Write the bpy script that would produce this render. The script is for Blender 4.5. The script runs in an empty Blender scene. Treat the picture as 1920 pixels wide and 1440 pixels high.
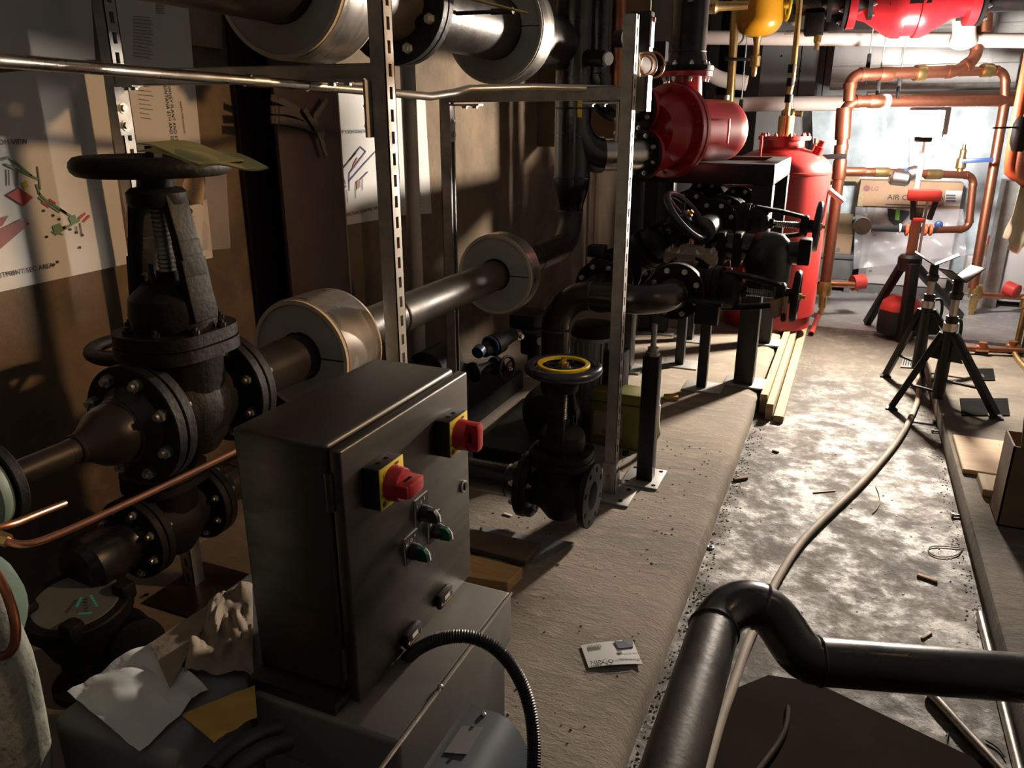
import bpy, bmesh, math, random
from mathutils import Vector, Matrix, noise
random.seed(7)
V = Vector
C = bpy.context.scene.collection
# ------------------------------------------------------------ camera model (used to turn photo measurements into places)
FPX = 1450.0
YAW, PIT, CZ = math.radians(23.2), math.radians(18.7), 1.44
cp, sp, cy, sy = math.cos(PIT), math.sin(PIT), math.cos(YAW), math.sin(YAW)
def at(px, py, X=None, Y=None, Z=None, D=None):
    u, v = (px - 960) / FPX, (720 - py) / FPX
    fw, up = cp + v * sp, v * cp - sp
    r = V((u * cy - fw * sy, u * sy + fw * cy, up))
    if X is not None: d = X / r.x
    elif Y is not None: d = Y / r.y
    elif Z is not None: d = (Z - CZ) / r.z
    else: d = D
    return r * d + V((0, 0, CZ))
def lin(h):
    if isinstance(h, str):
        h = h.lstrip('#'); h = [int(h[i:i + 2], 16) / 255 for i in (0, 2, 4)]
        return tuple(((c + .055) / 1.055) ** 2.4 if c > .04045 else c / 12.92 for c in h)
    return tuple(h)
# ------------------------------------------------------------ materials
MATS = {}
def mat(name, col, rough=.5, metal=0.0, col2=None, nscale=6.0, namt=1.0, bump=0.0, bscale=40.0, rough2=None, stretch=None, spec=None,
        emit=None, alpha=None, coat=0.0, lo=.35, hi=.65, detail=4.0, trans=None):
    m = bpy.data.materials.new(name); m.use_nodes = True
    nt = m.node_tree; b = nt.nodes['Principled BSDF']
    L = nt.links.new
    b.inputs['Base Color'].default_value = (*lin(col), 1)
    b.inputs['Roughness'].default_value = rough
    b.inputs['Metallic'].default_value = metal
    if spec is not None: b.inputs['Specular IOR Level'].default_value = spec
    if coat: b.inputs['Coat Weight'].default_value = coat; b.inputs['Coat Roughness'].default_value = .15
    if emit: b.inputs['Emission Color'].default_value = (*lin(emit[0]), 1); b.inputs['Emission Strength'].default_value = emit[1]
    if alpha is not None: b.inputs['Alpha'].default_value = alpha
    if trans is not None: b.inputs['Transmission Weight'].default_value = trans
    if col2 is not None or bump or rough2 is not None:
        tc = nt.nodes.new('ShaderNodeTexCoord'); mp = nt.nodes.new('ShaderNodeMapping')
        L(tc.outputs['Object'], mp.inputs['Vector'])
        if stretch: mp.inputs['Scale'].default_value = stretch
        if col2 is not None or rough2 is not None:
            n = nt.nodes.new('ShaderNodeTexNoise'); n.inputs['Scale'].default_value = nscale; n.inputs['Detail'].default_value = detail
            n.inputs['Roughness'].default_value = .6
            L(mp.outputs['Vector'], n.inputs['Vector'])
            mr = nt.nodes.new('ShaderNodeMapRange'); mr.inputs['From Min'].default_value = lo; mr.inputs['From Max'].default_value = hi
            L(n.outputs['Fac'], mr.inputs['Value'])
            if col2 is not None:
                mx = nt.nodes.new('ShaderNodeMix'); mx.data_type = 'RGBA'
                mx.inputs['A'].default_value = (*lin(col), 1); mx.inputs['B'].default_value = (*lin(col2), 1)
                L(mr.outputs['Result'], mx.inputs['Factor']); L(mx.outputs['Result'], b.inputs['Base Color'])
            if rough2 is not None:
                m2 = nt.nodes.new('ShaderNodeMapRange'); m2.inputs['To Min'].default_value = rough; m2.inputs['To Max'].default_value = rough2
                L(mr.outputs['Result'], m2.inputs['Value']); L(m2.outputs['Result'], b.inputs['Roughness'])
        if bump:
            n2 = nt.nodes.new('ShaderNodeTexNoise'); n2.inputs['Scale'].default_value = bscale; n2.inputs['Detail'].default_value = 5
            L(mp.outputs['Vector'], n2.inputs['Vector'])
            bp = nt.nodes.new('ShaderNodeBump'); bp.inputs['Strength'].default_value = bump; bp.inputs['Distance'].default_value = .02
            L(n2.outputs['Fac'], bp.inputs['Height']); L(bp.outputs['Normal'], b.inputs['Normal'])
    MATS[name] = m
    return m
M = {}
M['pipe'] = mat('black_steel_pipe', (.030, .026, .023), .33, .5, (.055, .045, .037), 5, rough2=.5, bump=.05, bscale=60)
M['pipe_shiny'] = mat('lacquered_black_pipe', (.006, .006, .007), .24, 0, (.013, .011, .0095), 7, rough2=.36, coat=.15)
M['castblk'] = mat('black_cast_iron', (.006, .006, .0065), .48, 0, (.014, .0125, .011), 9, rough2=.65, bump=.12, bscale=90, spec=.22)
M['frameblk'] = mat('black_painted_steel', (.007, .007, .009), .42, 0, (.011, .011, .013), 4, rough2=.52, spec=.35)
M['bronzepipe'] = mat('brown_black_pipe', (.05, .035, .024), .26, .5, (.02, .017, .015), 4, rough2=.38, bump=.03, bscale=70, coat=.25)
M['bolt'] = mat('zinc_bolt', (.62, .6, .56), .35, .9, (.4, .38, .35), 30)
M['zinc'] = mat('galvanised_strut', (.52, .50, .47), .40, .75, (.36, .35, .33), 14, rough2=.55)
M['galv'] = mat('galvanised_band', (.62, .58, .53), .26, 1.0, (.45, .42, .38), 8, rough2=.4, stretch=(1, 6, 1))
M['emt'] = mat('conduit_steel', (.62, .58, .52), .24, 1.0, (.5, .46, .42), 10, rough2=.36)
M['stainless'] = mat('brushed_stainless', (.145, .134, .118), .33, 1.0, (.10, .092, .08), 3.2, rough2=.46, bump=.03, bscale=70, stretch=(2, .35, 8), lo=.4, hi=.7)
M['tray'] = mat('dusty_sheet_steel', (.20, .185, .165), .5, .35, (.15, .138, .12), 3, rough2=.65)
M['foam'] = mat('pale_insulation_foam', (.43, .44, .40), .8, 0, (.39, .40, .36), 12, bump=.08, bscale=120)
M['foamedge'] = mat('cream_insulation_edge', (.6, .53, .43), .8)
M['copper'] = mat('copper_tube', (.80, .36, .20), .28, 1.0, (.50, .20, .11), 9, rough2=.45)
M['copperold'] = mat('dull_copper_pipe', (.40, .15, .085), .36, .9, (.26, .095, .055), 7, rough2=.5)
M['brass'] = mat('brass', (.72, .50, .22), .32, .95, (.5, .33, .13), 16)
M['red'] = mat('red_paint', (.50, .022, .03), .33, 0, (.40, .015, .022), 5, coat=.25)
M['redtank'] = mat('red_tank_enamel', (.40, .030, .028), .3, 0, (.34, .022, .02), 3, coat=.3)
M['redplastic'] = mat('red_plastic', (.42, .014, .018), .36)
M['yellowplate'] = mat('yellow_plastic', (.75, .56, .03), .5)
M['blackplastic'] = mat('black_plastic', (.012, .012, .013), .45)
M['green'] = mat('dark_green_plastic', (.0, .085, .05), .3)
M['whiteplastic'] = mat('white_plastic', (.7, .69, .66), .45)
M['bluewheel'] = mat('blue_enamel', (.012, .013, .034), .3, .0, (.02, .02, .045), 8, coat=.2)
M['yellowtank'] = mat('yellow_tank_paint', (.62, .31, .015), .28, 0, (.5, .22, .012), 3, coat=.3)
M['pumpgreen'] = mat('pale_green_pump_paint', (.15, .21, .15), .55, 0, (.11, .15, .11), 14)
M['cream'] = mat('rough_cream_coating', (.34, .32, .25), .9, 0, (.24, .24, .20), 12, bump=.9, bscale=45)
M['greypaint'] = mat('grey_machine_paint', (.17, .175, .17), .5, 0, (.11, .11, .105), 4, rough2=.65)
M['bluegrey'] = mat('blue_grey_paint', (.075, .092, .10), .5, 0, (.06, .072, .08), 4)
M['paper'] = mat('white_paper', (.62, .60, .57), .75, 0, (.58, .56, .53), 5)
M['paperplain'] = mat('plain_paper', (.66, .65, .62), .8, 0, (.6, .59, .56), 8, bump=.06, bscale=20)
M['kraft'] = mat('kraft_paper', (.30, .22, .15), .85, 0, (.23, .165, .115), 9, bump=.15, bscale=40)
M['manila'] = mat('manila_envelope', (.58, .36, .09), .75, 0, (.5, .29, .06), 5)
M['card'] = mat('cardboard', (.43, .28, .17), .85, 0, (.36, .23, .14), 5)
M['carddark'] = mat('brown_cardboard', (.20, .125, .075), .85, 0, (.14, .085, .055), 4)
M['yellowpaper'] = mat('yellow_folded_paper', (.60, .53, .22), .75, 0, (.52, .45, .17), 6)
M['ink'] = mat('printed_ink', (.03, .03, .035), .7)
M['inkgrey'] = mat('grey_ink', (.16, .15, .15), .7)
M['inkgreen'] = mat('green_ink', (.13, .23, .14), .7)
M['inkred'] = mat('red_ink', (.42, .06, .06), .7)
M['inkyellow'] = mat('yellow_ink', (.6, .5, .05), .7)
M['inkpurple'] = mat('purple_ink', (.07, .03, .16), .7)
M['inkbrown'] = mat('maroon_ink', (.25, .10, .10), .7)
M['maroon'] = mat('maroon_primer_steel', (.018, .0075, .0075), .55, 0, (.032, .014, .012), 6, rough2=.7, bump=.05)
M['strapgrey'] = mat('grey_webbing', (.055, .046, .042), .9, 0, (.075, .064, .055), 50)
M['wood'] = mat('pale_lumber', (.40, .31, .18), .7, 0, (.32, .235, .13), 4, stretch=(14, 1, 14), bump=.08)
M['woodx'] = mat('plywood_board', (.50, .33, .18), .7, 0, (.40, .25, .13), 4, stretch=(1.2, 12, 12), bump=.05)
M['woodold'] = mat('dark_weathered_plywood', (.075, .05, .035), .85, 0, (.11, .08, .055), 6)
M['woodstud'] = mat('offcut_pine', (.50, .32, .15), .75, 0, (.40, .24, .10), 4, stretch=(2, 14, 14))
M['pvc'] = mat('pale_pvc', (.40, .37, .32), .5, 0, (.33, .30, .26), 5)
M['whiteins'] = mat('white_pipe_jacket', (.62, .52, .45), .6, 0, (.55, .45, .39), 4)
M['greypanel'] = mat('grey_cabinet_paint', (.23, .225, .21), .45, 0, (.19, .185, .175), 2.5)
M['duct'] = mat('galvanised_duct', (.52, .50, .47), .5, .25, (.44, .42, .40), 3)
M['lightpanel'] = mat('pale_wall_board', (.50, .49, .47), .7, 0, (.42, .41, .40), 2)
M['boiler'] = mat('white_cabinet_enamel', (.60, .57, .56), .4, 0, (.53, .50, .49), 3)
M['orange'] = mat('orange_clamp', (.62, .10, .03), .45)
M['hose'] = mat('dusty_grey_hose', (.36, .29, .22), .7, 0, (.28, .22, .17), 12)
M['darkgap'] = mat('dark_void', (.004, .004, .004), .95, spec=.05)
M['yellowbox'] = mat('olive_yellow_box', (.17, .15, .012), .6, 0, (.13, .115, .01), 5)
M['ribgrey'] = mat('ribbed_grey_alloy', (.42, .42, .40), .45, .3, (.32, .32, .3), 8)
M['pvcblue'] = mat('blue_ring', (.025, .06, .18), .4)
M['fabric'] = mat('cream_cloth', (.75, .66, .50), .9, 0, (.68, .58, .43), 6)
M['label'] = mat('white_label', (.68, .66, .63), .6)
M['greentape'] = mat('green_tape', (.18, .55, .08), .5)
M['tealstitch'] = mat('teal_marking', (.05, .55, .50), .6)
M['navy'] = mat('navy_print', (.012, .014, .05), .5)
M['barrelred'] = mat('red_cap', (.55, .05, .04), .4)
M['dirt'] = mat('dry_dirt', (.10, .08, .06), .95, 0, (.16, .13, .10), 30)
def plastic_film(name, col, a):
    m = bpy.data.materials.new(name); m.use_nodes = True; nt = m.node_tree
    b = nt.nodes['Principled BSDF']; out = nt.nodes['Material Output']
    b.inputs['Base Color'].default_value = (*col, 1); b.inputs['Roughness'].default_value = .25
    tr = nt.nodes.new('ShaderNodeBsdfTransparent'); mx = nt.nodes.new('ShaderNodeMixShader')
    n = nt.nodes.new('ShaderNodeTexNoise'); n.inputs['Scale'].default_value = 5; n.inputs['Detail'].default_value = 5
    tc = nt.nodes.new('ShaderNodeTexCoord'); nt.links.new(tc.outputs['Object'], n.inputs['Vector'])
    mr = nt.nodes.new('ShaderNodeMapRange'); mr.inputs['From Min'].default_value = .35; mr.inputs['From Max'].default_value = .65
    mr.inputs['To Min'].default_value = a * .6; mr.inputs['To Max'].default_value = min(1, a * 1.4)
    nt.links.new(n.outputs['Fac'], mr.inputs['Value']); nt.links.new(mr.outputs['Result'], mx.inputs['Fac'])
    nt.links.new(tr.outputs[0], mx.inputs[1]); nt.links.new(b.outputs[0], mx.inputs[2]); nt.links.new(mx.outputs[0], out.inputs['Surface'])
    bp = nt.nodes.new('ShaderNodeBump'); bp.inputs['Strength'].default_value = .5; bp.inputs['Distance'].default_value = .03
    nt.links.new(n.outputs['Fac'], bp.inputs['Height']); nt.links.new(bp.outputs['Normal'], b.inputs['Normal'])
    return m
M['film'] = plastic_film('clear_wrap_film', (.62, .60, .62), .25)
M['sheetblue'] = plastic_film('hazy_blue_sheeting', (.60, .68, .72), .85)
# ------------------------------------------------------------ mesh builder
def basis(ax):
    ax = V(ax).normalized()
    t = V((0, 0, 1)) if abs(ax.z) < .9 else V((1, 0, 0))
    u = ax.cross(t).normalized(); v = ax.cross(u).normalized()
    return ax, u, v
def org(o):
    while o.parent is not None: o = o.parent
    return V(o.location)
class MB:
    def __init__(s): s.bm = bmesh.new()
    def ring(s, c, u, v, r, n, ph=0.0):
        return [s.bm.verts.new(c + u * (r * math.cos(2 * math.pi * (i + ph) / n)) + v * (r * math.sin(2 * math.pi * (i + ph) / n))) for i in range(n)]
    def bridge(s, a, b):
        n = len(a)
        for i in range(n): s.bm.faces.new((a[i], a[(i + 1) % n], b[(i + 1) % n], b[i]))
    def lathe(s, o, ax, prof, n=28, cap=True, ph=0.0):
        o = V(o); ax, u, v = basis(ax); prev = None; first = None
        for t, r in prof:
            rg = s.ring(o + ax * t, u, v, max(r, 1e-4), n, ph)
            if prev: s.bridge(prev, rg)
            else: first = rg
            prev = rg
        if cap:
            s.bm.faces.new(first[::-1]); s.bm.faces.new(prev)
        return s
    def cyl(s, a, b, r, r2=None, n=24, ph=0.0):
        a, b = V(a), V(b); d = b - a
        return s.lathe(a, d, [(0, r), (d.length, r if r2 is None else r2)], n, True, ph)
    def tube(s, pts, r, n=10, closed=False, cap=True, sm=0):
        pts = [V(p) for p in pts]
        for _ in range(sm):
            q = [pts[0]] if not closed else []
            m = len(pts)
            for i in range(m if closed else m - 1):
                a, b = pts[i], pts[(i + 1) % m]
                q += [a * .75 + b * .25, a * .25 + b * .75]
            if not closed: q.append(pts[-1])
            pts = q
        m = len(pts); rings = []
        up = None
        for i, p in enumerate(pts):
            if closed: t = pts[(i + 1) % m] - pts[i - 1]
            else: t = pts[min(i + 1, m - 1)] - pts[max(i - 1, 0)]
            if t.length < 1e-9: t = V((0, 0, 1))
            t.normalize()
            if up is None: _, u, v = basis(t)
            else:
                u = up - t * up.dot(t)
                if u.length < 1e-6: _, u, v = basis(t)
                u.normalize(); v = t.cross(u)
            up = u
            rr = r(i / (m - 1)) if callable(r) else r
            rings.append(s.ring(p, u, t.cross(u), rr, n))
        for i in range(m - 1): s.bridge(rings[i], rings[i + 1])
        if closed: s.bridge(rings[-1], rings[0])
        elif cap:
            s.bm.faces.new(rings[0][::-1]); s.bm.faces.new(rings[-1])
        return s
    def torus(s, c, ax, R, r, n=40, m=12, flat=1.0):
        c = V(c); ax, u, v = basis(ax); rings = []
        for i in range(n):
            a = 2 * math.pi * i / n; d = u * math.cos(a) + v * math.sin(a)
            rings.append([s.bm.verts.new(c + d * (R + r * math.cos(2 * math.pi * j / m)) + ax * (r * flat * math.sin(2 * math.pi * j / m))) for j in range(m)])
        for i in range(n): s.bridge(rings[i], rings[(i + 1) % n])
        return s
    def box(s, c, size, rot=None, bev=0.0, seg=2):
        c = V(c); rot = rot or Matrix.Identity(3)
        r = bmesh.ops.create_cube(s.bm, size=1.0)
        vs = r['verts']
        for v in vs: v.co = V((v.co.x * size[0], v.co.y * size[1], v.co.z * size[2]))
        if bev:
            es = list({e for v in vs for e in v.link_edges})
            rb = bmesh.ops.bevel(s.bm, geom=es + vs, offset=bev, segments=seg, affect='EDGES', profile=.5)
            vs = list({v for f in rb['faces'] for v in f.verts} | {v for v in vs if v.is_valid})
            # collect the whole island
            seen = set(vs); st = list(vs)
            while st:
                w = st.pop()
                for e in w.link_edges:
                    o = e.other_vert(w)
                    if o not in seen: seen.add(o); st.append(o)
            vs = list(seen)
        for v in vs: v.co = rot @ v.co + c
        return s
    def mm(s, lo, hi, bev=0.0, seg=2):
        lo, hi = V(lo), V(hi); d = hi - lo
        return s.box((lo + hi) / 2, (abs(d.x), abs(d.y), abs(d.z)), None, bev, seg)
    def beam(s, a, b, w, h, up=(0, 0, 1), bev=0.0):
        a, b = V(a), V(b); y = (b - a).normalized(); up = V(up)
        x = y.cross(up)
        if x.length < 1e-4: x = y.cross(V((0, 1, 0)))
        x.normalize(); z = x.cross(y)
        R = Matrix((x, y, z)).transposed()
        return s.box((a + b) / 2, (w, (b - a).length, h), R, bev)
    def prism(s, poly, vec):
        vec = V(vec); a = [s.bm.verts.new(V(p)) for p in poly]; b = [s.bm.verts.new(V(p) + vec) for p in poly]
        s.bm.faces.new(a[::-1]); s.bm.faces.new(b); s.bridge(a, b)
        return s
    def sphere(s, c, r, sc=(1, 1, 1), n=20):
        rr = bmesh.ops.create_uvsphere(s.bm, u_segments=n, v_segments=max(8, n // 2), radius=r)
        for v in rr['verts']: v.co = V((v.co.x * sc[0], v.co.y * sc[1], v.co.z * sc[2])) + V(c)
        return s
    def sheet(s, c4, nx=10, ny=10, th=.001, fn=None):
        a, b, c, d = [V(p) for p in c4]; nrm = (b - a).cross(d - a).normalized()
        top, bot = [], []
        for j in range(ny + 1):
            for i in range(nx + 1):
                x, y = i / nx, j / ny
                p = (a * (1 - x) + b * x) * (1 - y) + (d * (1 - x) + c * x) * y
                if fn: p = p + nrm * fn(x, y)
                top.append(s.bm.verts.new(p)); bot.append(s.bm.verts.new(p - nrm * th))
        w = nx + 1
        for j in range(ny):
            for i in range(nx):
                k = j * w + i
                s.bm.faces.new((top[k], top[k + 1], top[k + w + 1], top[k + w]))
                s.bm.faces.new((bot[k + w], bot[k + w + 1], bot[k + 1], bot[k]))
        edge = [i for i in range(w)] + [j * w + nx for j in range(1, ny + 1)] + [ny * w + i for i in range(nx - 1, -1, -1)] + [j * w for j in range(ny - 1, 0, -1)]
        for i in range(len(edge)):
            p, q = edge[i], edge[(i + 1) % len(edge)]
            s.bm.faces.new((top[q], top[p], bot[p], bot[q]))
        return s
    def hexb(s, c, ax, r, h):
        c = V(c); ax = V(ax).normalized(); return s.cyl(c, c + ax * h, r, n=6)
    def build(s, name, m, parent=None, smooth=True, ang=35):
        bm = s.bm
        bmesh.ops.recalc_face_normals(bm, faces=bm.faces)
        if parent is None:
            xs = [v.co for v in bm.verts]
            o = V(((min(v.x for v in xs) + max(v.x for v in xs)) / 2, (min(v.y for v in xs) + max(v.y for v in xs)) / 2, min(v.z for v in xs)))
        else: o = org(parent)
        for v in bm.verts: v.co -= o
        me = bpy.data.meshes.new(name); bm.to_mesh(me); bm.free()
        me.materials.append(M[m] if isinstance(m, str) else m)
        if smooth:
            me.shade_smooth(); me.set_sharp_from_angle(angle=math.radians(ang))
        ob = bpy.data.objects.new(name, me); C.objects.link(ob)
        if parent is None: ob.location = o
        else: ob.parent = parent
        return ob
def T(name, label, cat, loc, group=None):
    o = bpy.data.objects.new(name, None); C.objects.link(o); o.empty_display_size = .05
    o.location = V(loc); o['label'] = label; o['category'] = cat
    if group: o['group'] = group
    return o
def tag(o, label, cat, group=None, kind=None):
    o['label'] = label; o['category'] = cat
    if group: o['group'] = group
    if kind: o['kind'] = kind
    return o
def struct(o, label=None, cat=None):
    o['kind'] = 'structure'
    if label: o['label'] = label; o['category'] = cat
    return o
def copy_tree(o, parent=None):
    c = o.copy(); C.objects.link(c)
    if parent is not None: c.parent = parent
    for ch in list(o.children): copy_tree(ch, c)
    return c
def text(parent, s, o, xd, yd, size, m='ink', name='lettering', align='LEFT'):
    cu = bpy.data.curves.new(name, 'FONT'); cu.body = s; cu.size = size; cu.align_x = align; cu.extrude = .0002
    cu.materials.append(M[m])
    tmp = bpy.data.objects.new('tmp', cu); C.objects.link(tmp); bpy.context.view_layer.update()
    me = bpy.data.meshes.new_from_object(tmp.evaluated_get(bpy.context.evaluated_depsgraph_get())); bpy.data.objects.remove(tmp)
    if not me.materials: me.materials.append(M[m])
    ob = bpy.data.objects.new(name, me); C.objects.link(ob)
    x = V(xd).normalized(); y = V(yd); y = (y - x * y.dot(x)).normalized(); z = x.cross(y)
    R = Matrix((x, y, z)).transposed().to_4x4(); R.translation = V(o) - org(parent)
    ob.matrix_local = R; ob.parent = parent
    return ob
BOLT = {}
def bolts(parent, c, ax, Rb, n, r=.011, h=.012, ph=.5, m='bolt', name='bolt'):
    ax, u, v = basis(ax); key = (round(r, 4), round(h, 4), m)
    if key not in BOLT:
        b = MB(); b.cyl((0, 0, 0), (0, 0, h), r, n=6); b.cyl((0, 0, h), (0, 0, h * 1.7), r * .55, n=10)
        ob = b.build('tmp', m, None); BOLT[key] = ob.data; bpy.data.objects.remove(ob)
    R = Matrix((u, v, u.cross(v))).transposed()
    if R.to_3x3().col[2].dot(ax) < 0: R = Matrix((v, u, v.cross(u))).transposed()
    for i in range(n):
        a = 2 * math.pi * (i + ph) / n
        p = V(c) + u * (Rb * math.cos(a)) + v * (Rb * math.sin(a)) - org(parent)
        ob = bpy.data.objects.new(name, BOLT[key]); C.objects.link(ob)
        X = R.to_4x4(); X.translation = p; ob.matrix_local = X; ob.parent = parent
def flange(parent, c, ax, R, t, nb, m='castblk', bore=None, r=.011, name='flange', face=1, rb=.8, bm='bolt'):
    """disc whose back face is at c, thickness t along ax; bolt heads stand on the far face"""
    b = MB(); c = V(c); a = V(ax).normalized()
    if bore:
        b.lathe(c, a, [(0, bore), (0, R - .002), (.002, R), (t - .002, R), (t, R - .002), (t, bore), (0, bore)], 40, cap=False)
    else: b.lathe(c, a, [(0, R - .002), (.002, R), (t - .002, R), (t, R - .002)], 40)
    f = b.build(name, m, parent)
    if nb: bolts(f, c + a * t, a, R * rb, nb, r, r, bm and .5, bm)
    return f
def wheel(parent, c, ax, R, r, m='castblk', spokes=5, hubm='castblk', name='handwheel', ph=0):
    ax, u, v = basis(ax); c = V(c)
    b = MB(); b.torus(c, ax, R - r, r, 48, 12)
    for i in range(spokes):
        a = 2 * math.pi * (i + ph) / spokes; d = u * math.cos(a) + v * math.sin(a)
        b.tube([c + d * R * .16 - ax * .012, c + d * R * .5 - ax * .010, c + d * (R - r)], r * .55, 8)
    b.lathe(c - ax * .025, ax, [(0, R * .17), (.012, R * .2), (.03, R * .2), (.035, R * .15)], 20)
    w = b.build(name, m, parent)
    n = MB(); n.hexb(c + ax * .008, ax, R * .14, .014); n.cyl(c + ax * .02, c + ax * .035, R * .07, n=14)
    n.build('wheel_nut', hubm, w)
    return w
def osy(root, c, pax, sax, FR=.114, L=.229, H=.475, WR=.143, wm='castblk', nb=8, m='castblk', wr=.017, hub='castblk', openend=0, sides=(1, 1)):
    """rising stem gate valve: body between two flanges, bonnet, yoke, stem and handwheel"""
    c = V(c); p = V(pax).normalized(); s = V(sax).normalized(); q = p.cross(s).normalized()
    k = FR / .114
    b = MB()
    b.lathe(c - p * (L / 2 - .02), p, [(0, .066 * k), (.02, .068 * k), (.05, .082 * k), (L / 2 - .02, .088 * k), (L - .09, .082 * k), (L - .06, .068 * k), (L - .04, .066 * k)], 30)
    b.lathe(c, s, [(-.10 * k, .02), (-.095 * k, .05 * k), (-.06 * k, .074 * k), (0, .080 * k), (.10 * k, .078 * k), (.118 * k, .09 * k)], 30)
    b.build('body', m, root)
    for sg in (-1, 1):
        f = flange(root, c + p * sg * (L / 2 - .022), p * sg, FR, .022, 0, m, bore=.05 * k)
        if sg != openend: bolts(f, c + p * sg * (L / 2 - .022), -p * sg, FR * .8, nb, .010 * k, .010 * k)
    # bonnet flange: two stacked rounded-square plates
    e = MB()
    for z0, sc in ((.108, 1.0), (.134, .985)):
        poly = []
        for i in range(36):
            a = 2 * math.pi * i / 36; ca, sa = math.cos(a), math.sin(a)
            rx, ry = .108 * k * sc, .094 * k * sc
            g = 3.0
            rad = (abs(ca / rx) ** g + abs(sa / ry) ** g) ** (-1 / g)
            poly.append(c + s * z0 * k + p * (ca * rad) + q * (sa * rad))
        e.prism(poly, s * (.023 * k))
    bf = e.build('bonnet_flange', m, root)
    bolts(bf, c + s * (.157 * k), s, .088 * k, 8, .009 * k, .008 * k, m='castblk')
    y0, y1 = .157 * k, H - .055
    y = MB()
    y.lathe(c + s * y0, s, [(0, .076 * k), (.03, .08 * k), (.06 * k, .076 * k), (.085 * k, .05 * k), (.09 * k, .03 * k)], 26)
    y.build('bonnet', m, root)
    ya = MB()
    for sg in (-1, 1):
        lo, mid, hi = c + s * (y0 + .02) + q * sg * .074 * k, c + s * (y0 + (y1 - y0) * .55) + q * sg * .060 * k, c + s * (y1 + .004) + q * sg * .038 * k
        for (a0, b0, w0) in ((lo, mid, .060), (mid, hi, .050)):
            ya.beam(a0, b0, w0 * k, .018 * k, q, bev=.004)
        ya.beam(mid.lerp(lo, .3), mid.lerp(hi, .3), .052 * k, .020 * k, q, bev=.004)
    ya.lathe(c + s * (y1 - .02), s, [(0, .048 * k), (.006, .052 * k), (.026, .052 * k), (.034, .044 * k), (.036, .032 * k), (.055, .030 * k)], 24)
    ya.build('yoke', m, root)
    g = MB()
    g.lathe(c + s * (y0 + .07 * k), s, [(0, .045 * k), (.016, .045 * k), (.018, .024), (.04, .022)], 22)
    for sg in (-1, 1): g.cyl(c + s * (y0 + .06 * k) + p * sg * .036 * k, c + s * (y0 + .125 * k) + p * sg * .036 * k, .005, n=8)
    g.build('packing_gland', m, root)
    st = MB(); pr = []
    t = y0 + .08 * k
    while t < H - .03:
        pr += [(t, .0135 * k), (t + .004, .0165 * k), (t + .008, .0135 * k)]; t += .0085
    st.lathe(c, s, pr, 14); st.build('threaded_stem', 'bolt', root)
    wheel(root, c + s * H, s, WR, wr, wm, 5, hub)
    return root
def elbow_pts(p0, d0, p1, d1, n=10):
    """quarter-ish bend: bezier from p0 heading d0 to p1 arriving along d1"""
    p0, p1, d0, d1 = V(p0), V(p1), V(d0).normalized(), V(d1).normalized(); h = (p1 - p0).length * .39
    a, b = p0 + d0 * h, p1 - d1 * h; o = []
    for i in range(n + 1):
        t = i / n; o.append(p0 * (1 - t) ** 3 + a * 3 * t * (1 - t) ** 2 + b * 3 * t * t * (1 - t) + p1 * t ** 3)
    return o
def weld(parent, c, ax, r, m='pipe'):
    MB().torus(c, ax, r, .004, 28, 6).build('weld_seam', m, parent)
# ------------------------------------------------------------ setting
PADZ, PADX, RPX, WX = .10, -.318, .535, -2.05
def concrete(name, c1, c2, c3, rlo, rhi, bump, stretchy=(1, 1, 1)):
    m = bpy.data.materials.new(name); m.use_nodes = True; nt = m.node_tree; b = nt.nodes['Principled BSDF']; L = nt.links.new
    tc = nt.nodes.new('ShaderNodeTexCoord'); mp = nt.nodes.new('ShaderNodeMapping'); mp.inputs['Scale'].default_value = stretchy
    L(tc.outputs['Object'], mp.inputs['Vector'])
    def nz(s, d=6, r=.6):
        n = nt.nodes.new('ShaderNodeTexNoise'); n.inputs['Scale'].default_value = s; n.inputs['Detail'].default_value = d; n.inputs['Roughness'].default_value = r
        L(mp.outputs['Vector'], n.inputs['Vector']); return n
    def ramp(n, lo, hi, a=0, z=1):
        r = nt.nodes.new('ShaderNodeMapRange'); r.inputs['From Min'].default_value = lo; r.inputs['From Max'].default_value = hi
        r.inputs['To Min'].default_value = a; r.inputs['To Max'].default_value = z; L(n.outputs['Fac'], r.inputs['Value']); return r
    def mix(f, a, bb):
        x = nt.nodes.new('ShaderNodeMix'); x.data_type = 'RGBA'; L(f.outputs['Result'], x.inputs['Factor'])
        for k, q in (('A', a), ('B', bb)):
            if isinstance(q, tuple): x.inputs[k].default_value = (*q, 1)
            else: L(q.outputs['Result'], x.inputs[k])
        return x
    big, mid, fine = nz(1.7), nz(9, 8, .7), nz(55, 6, .7)
    a = mix(ramp(big, .38, .62), c1, c2)
    a = mix(ramp(mid, .52, .66), a, c3)
    L(a.outputs['Result'], b.inputs['Base Color'])
    L(ramp(mid, .42, .6, rlo, rhi).outputs['Result'], b.inputs['Roughness'])
    ad = nt.nodes.new('ShaderNodeMath'); ad.operation = 'MULTIPLY_ADD'; ad.inputs[1].default_value = .6
    L(fine.outputs['Fac'], ad.inputs[0]); L(mid.outputs['Fac'], ad.inputs[2])
    bp = nt.nodes.new('ShaderNodeBump'); bp.inputs['Strength'].default_value = bump; bp.inputs['Distance'].default_value = .012
    L(ad.outputs[0], bp.inputs['Height']); L(bp.outputs['Normal'], b.inputs['Normal'])
    M[name] = m
concrete('floor_concrete', (.095, .077, .055), (.052, .043, .032), (.175, .15, .115), .80, .42, .5)
concrete('pad_concrete', (.27, .215, .16), (.185, .15, .115), (.31, .255, .195), .85, .95, .55, (1, 2.2, 1))
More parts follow.
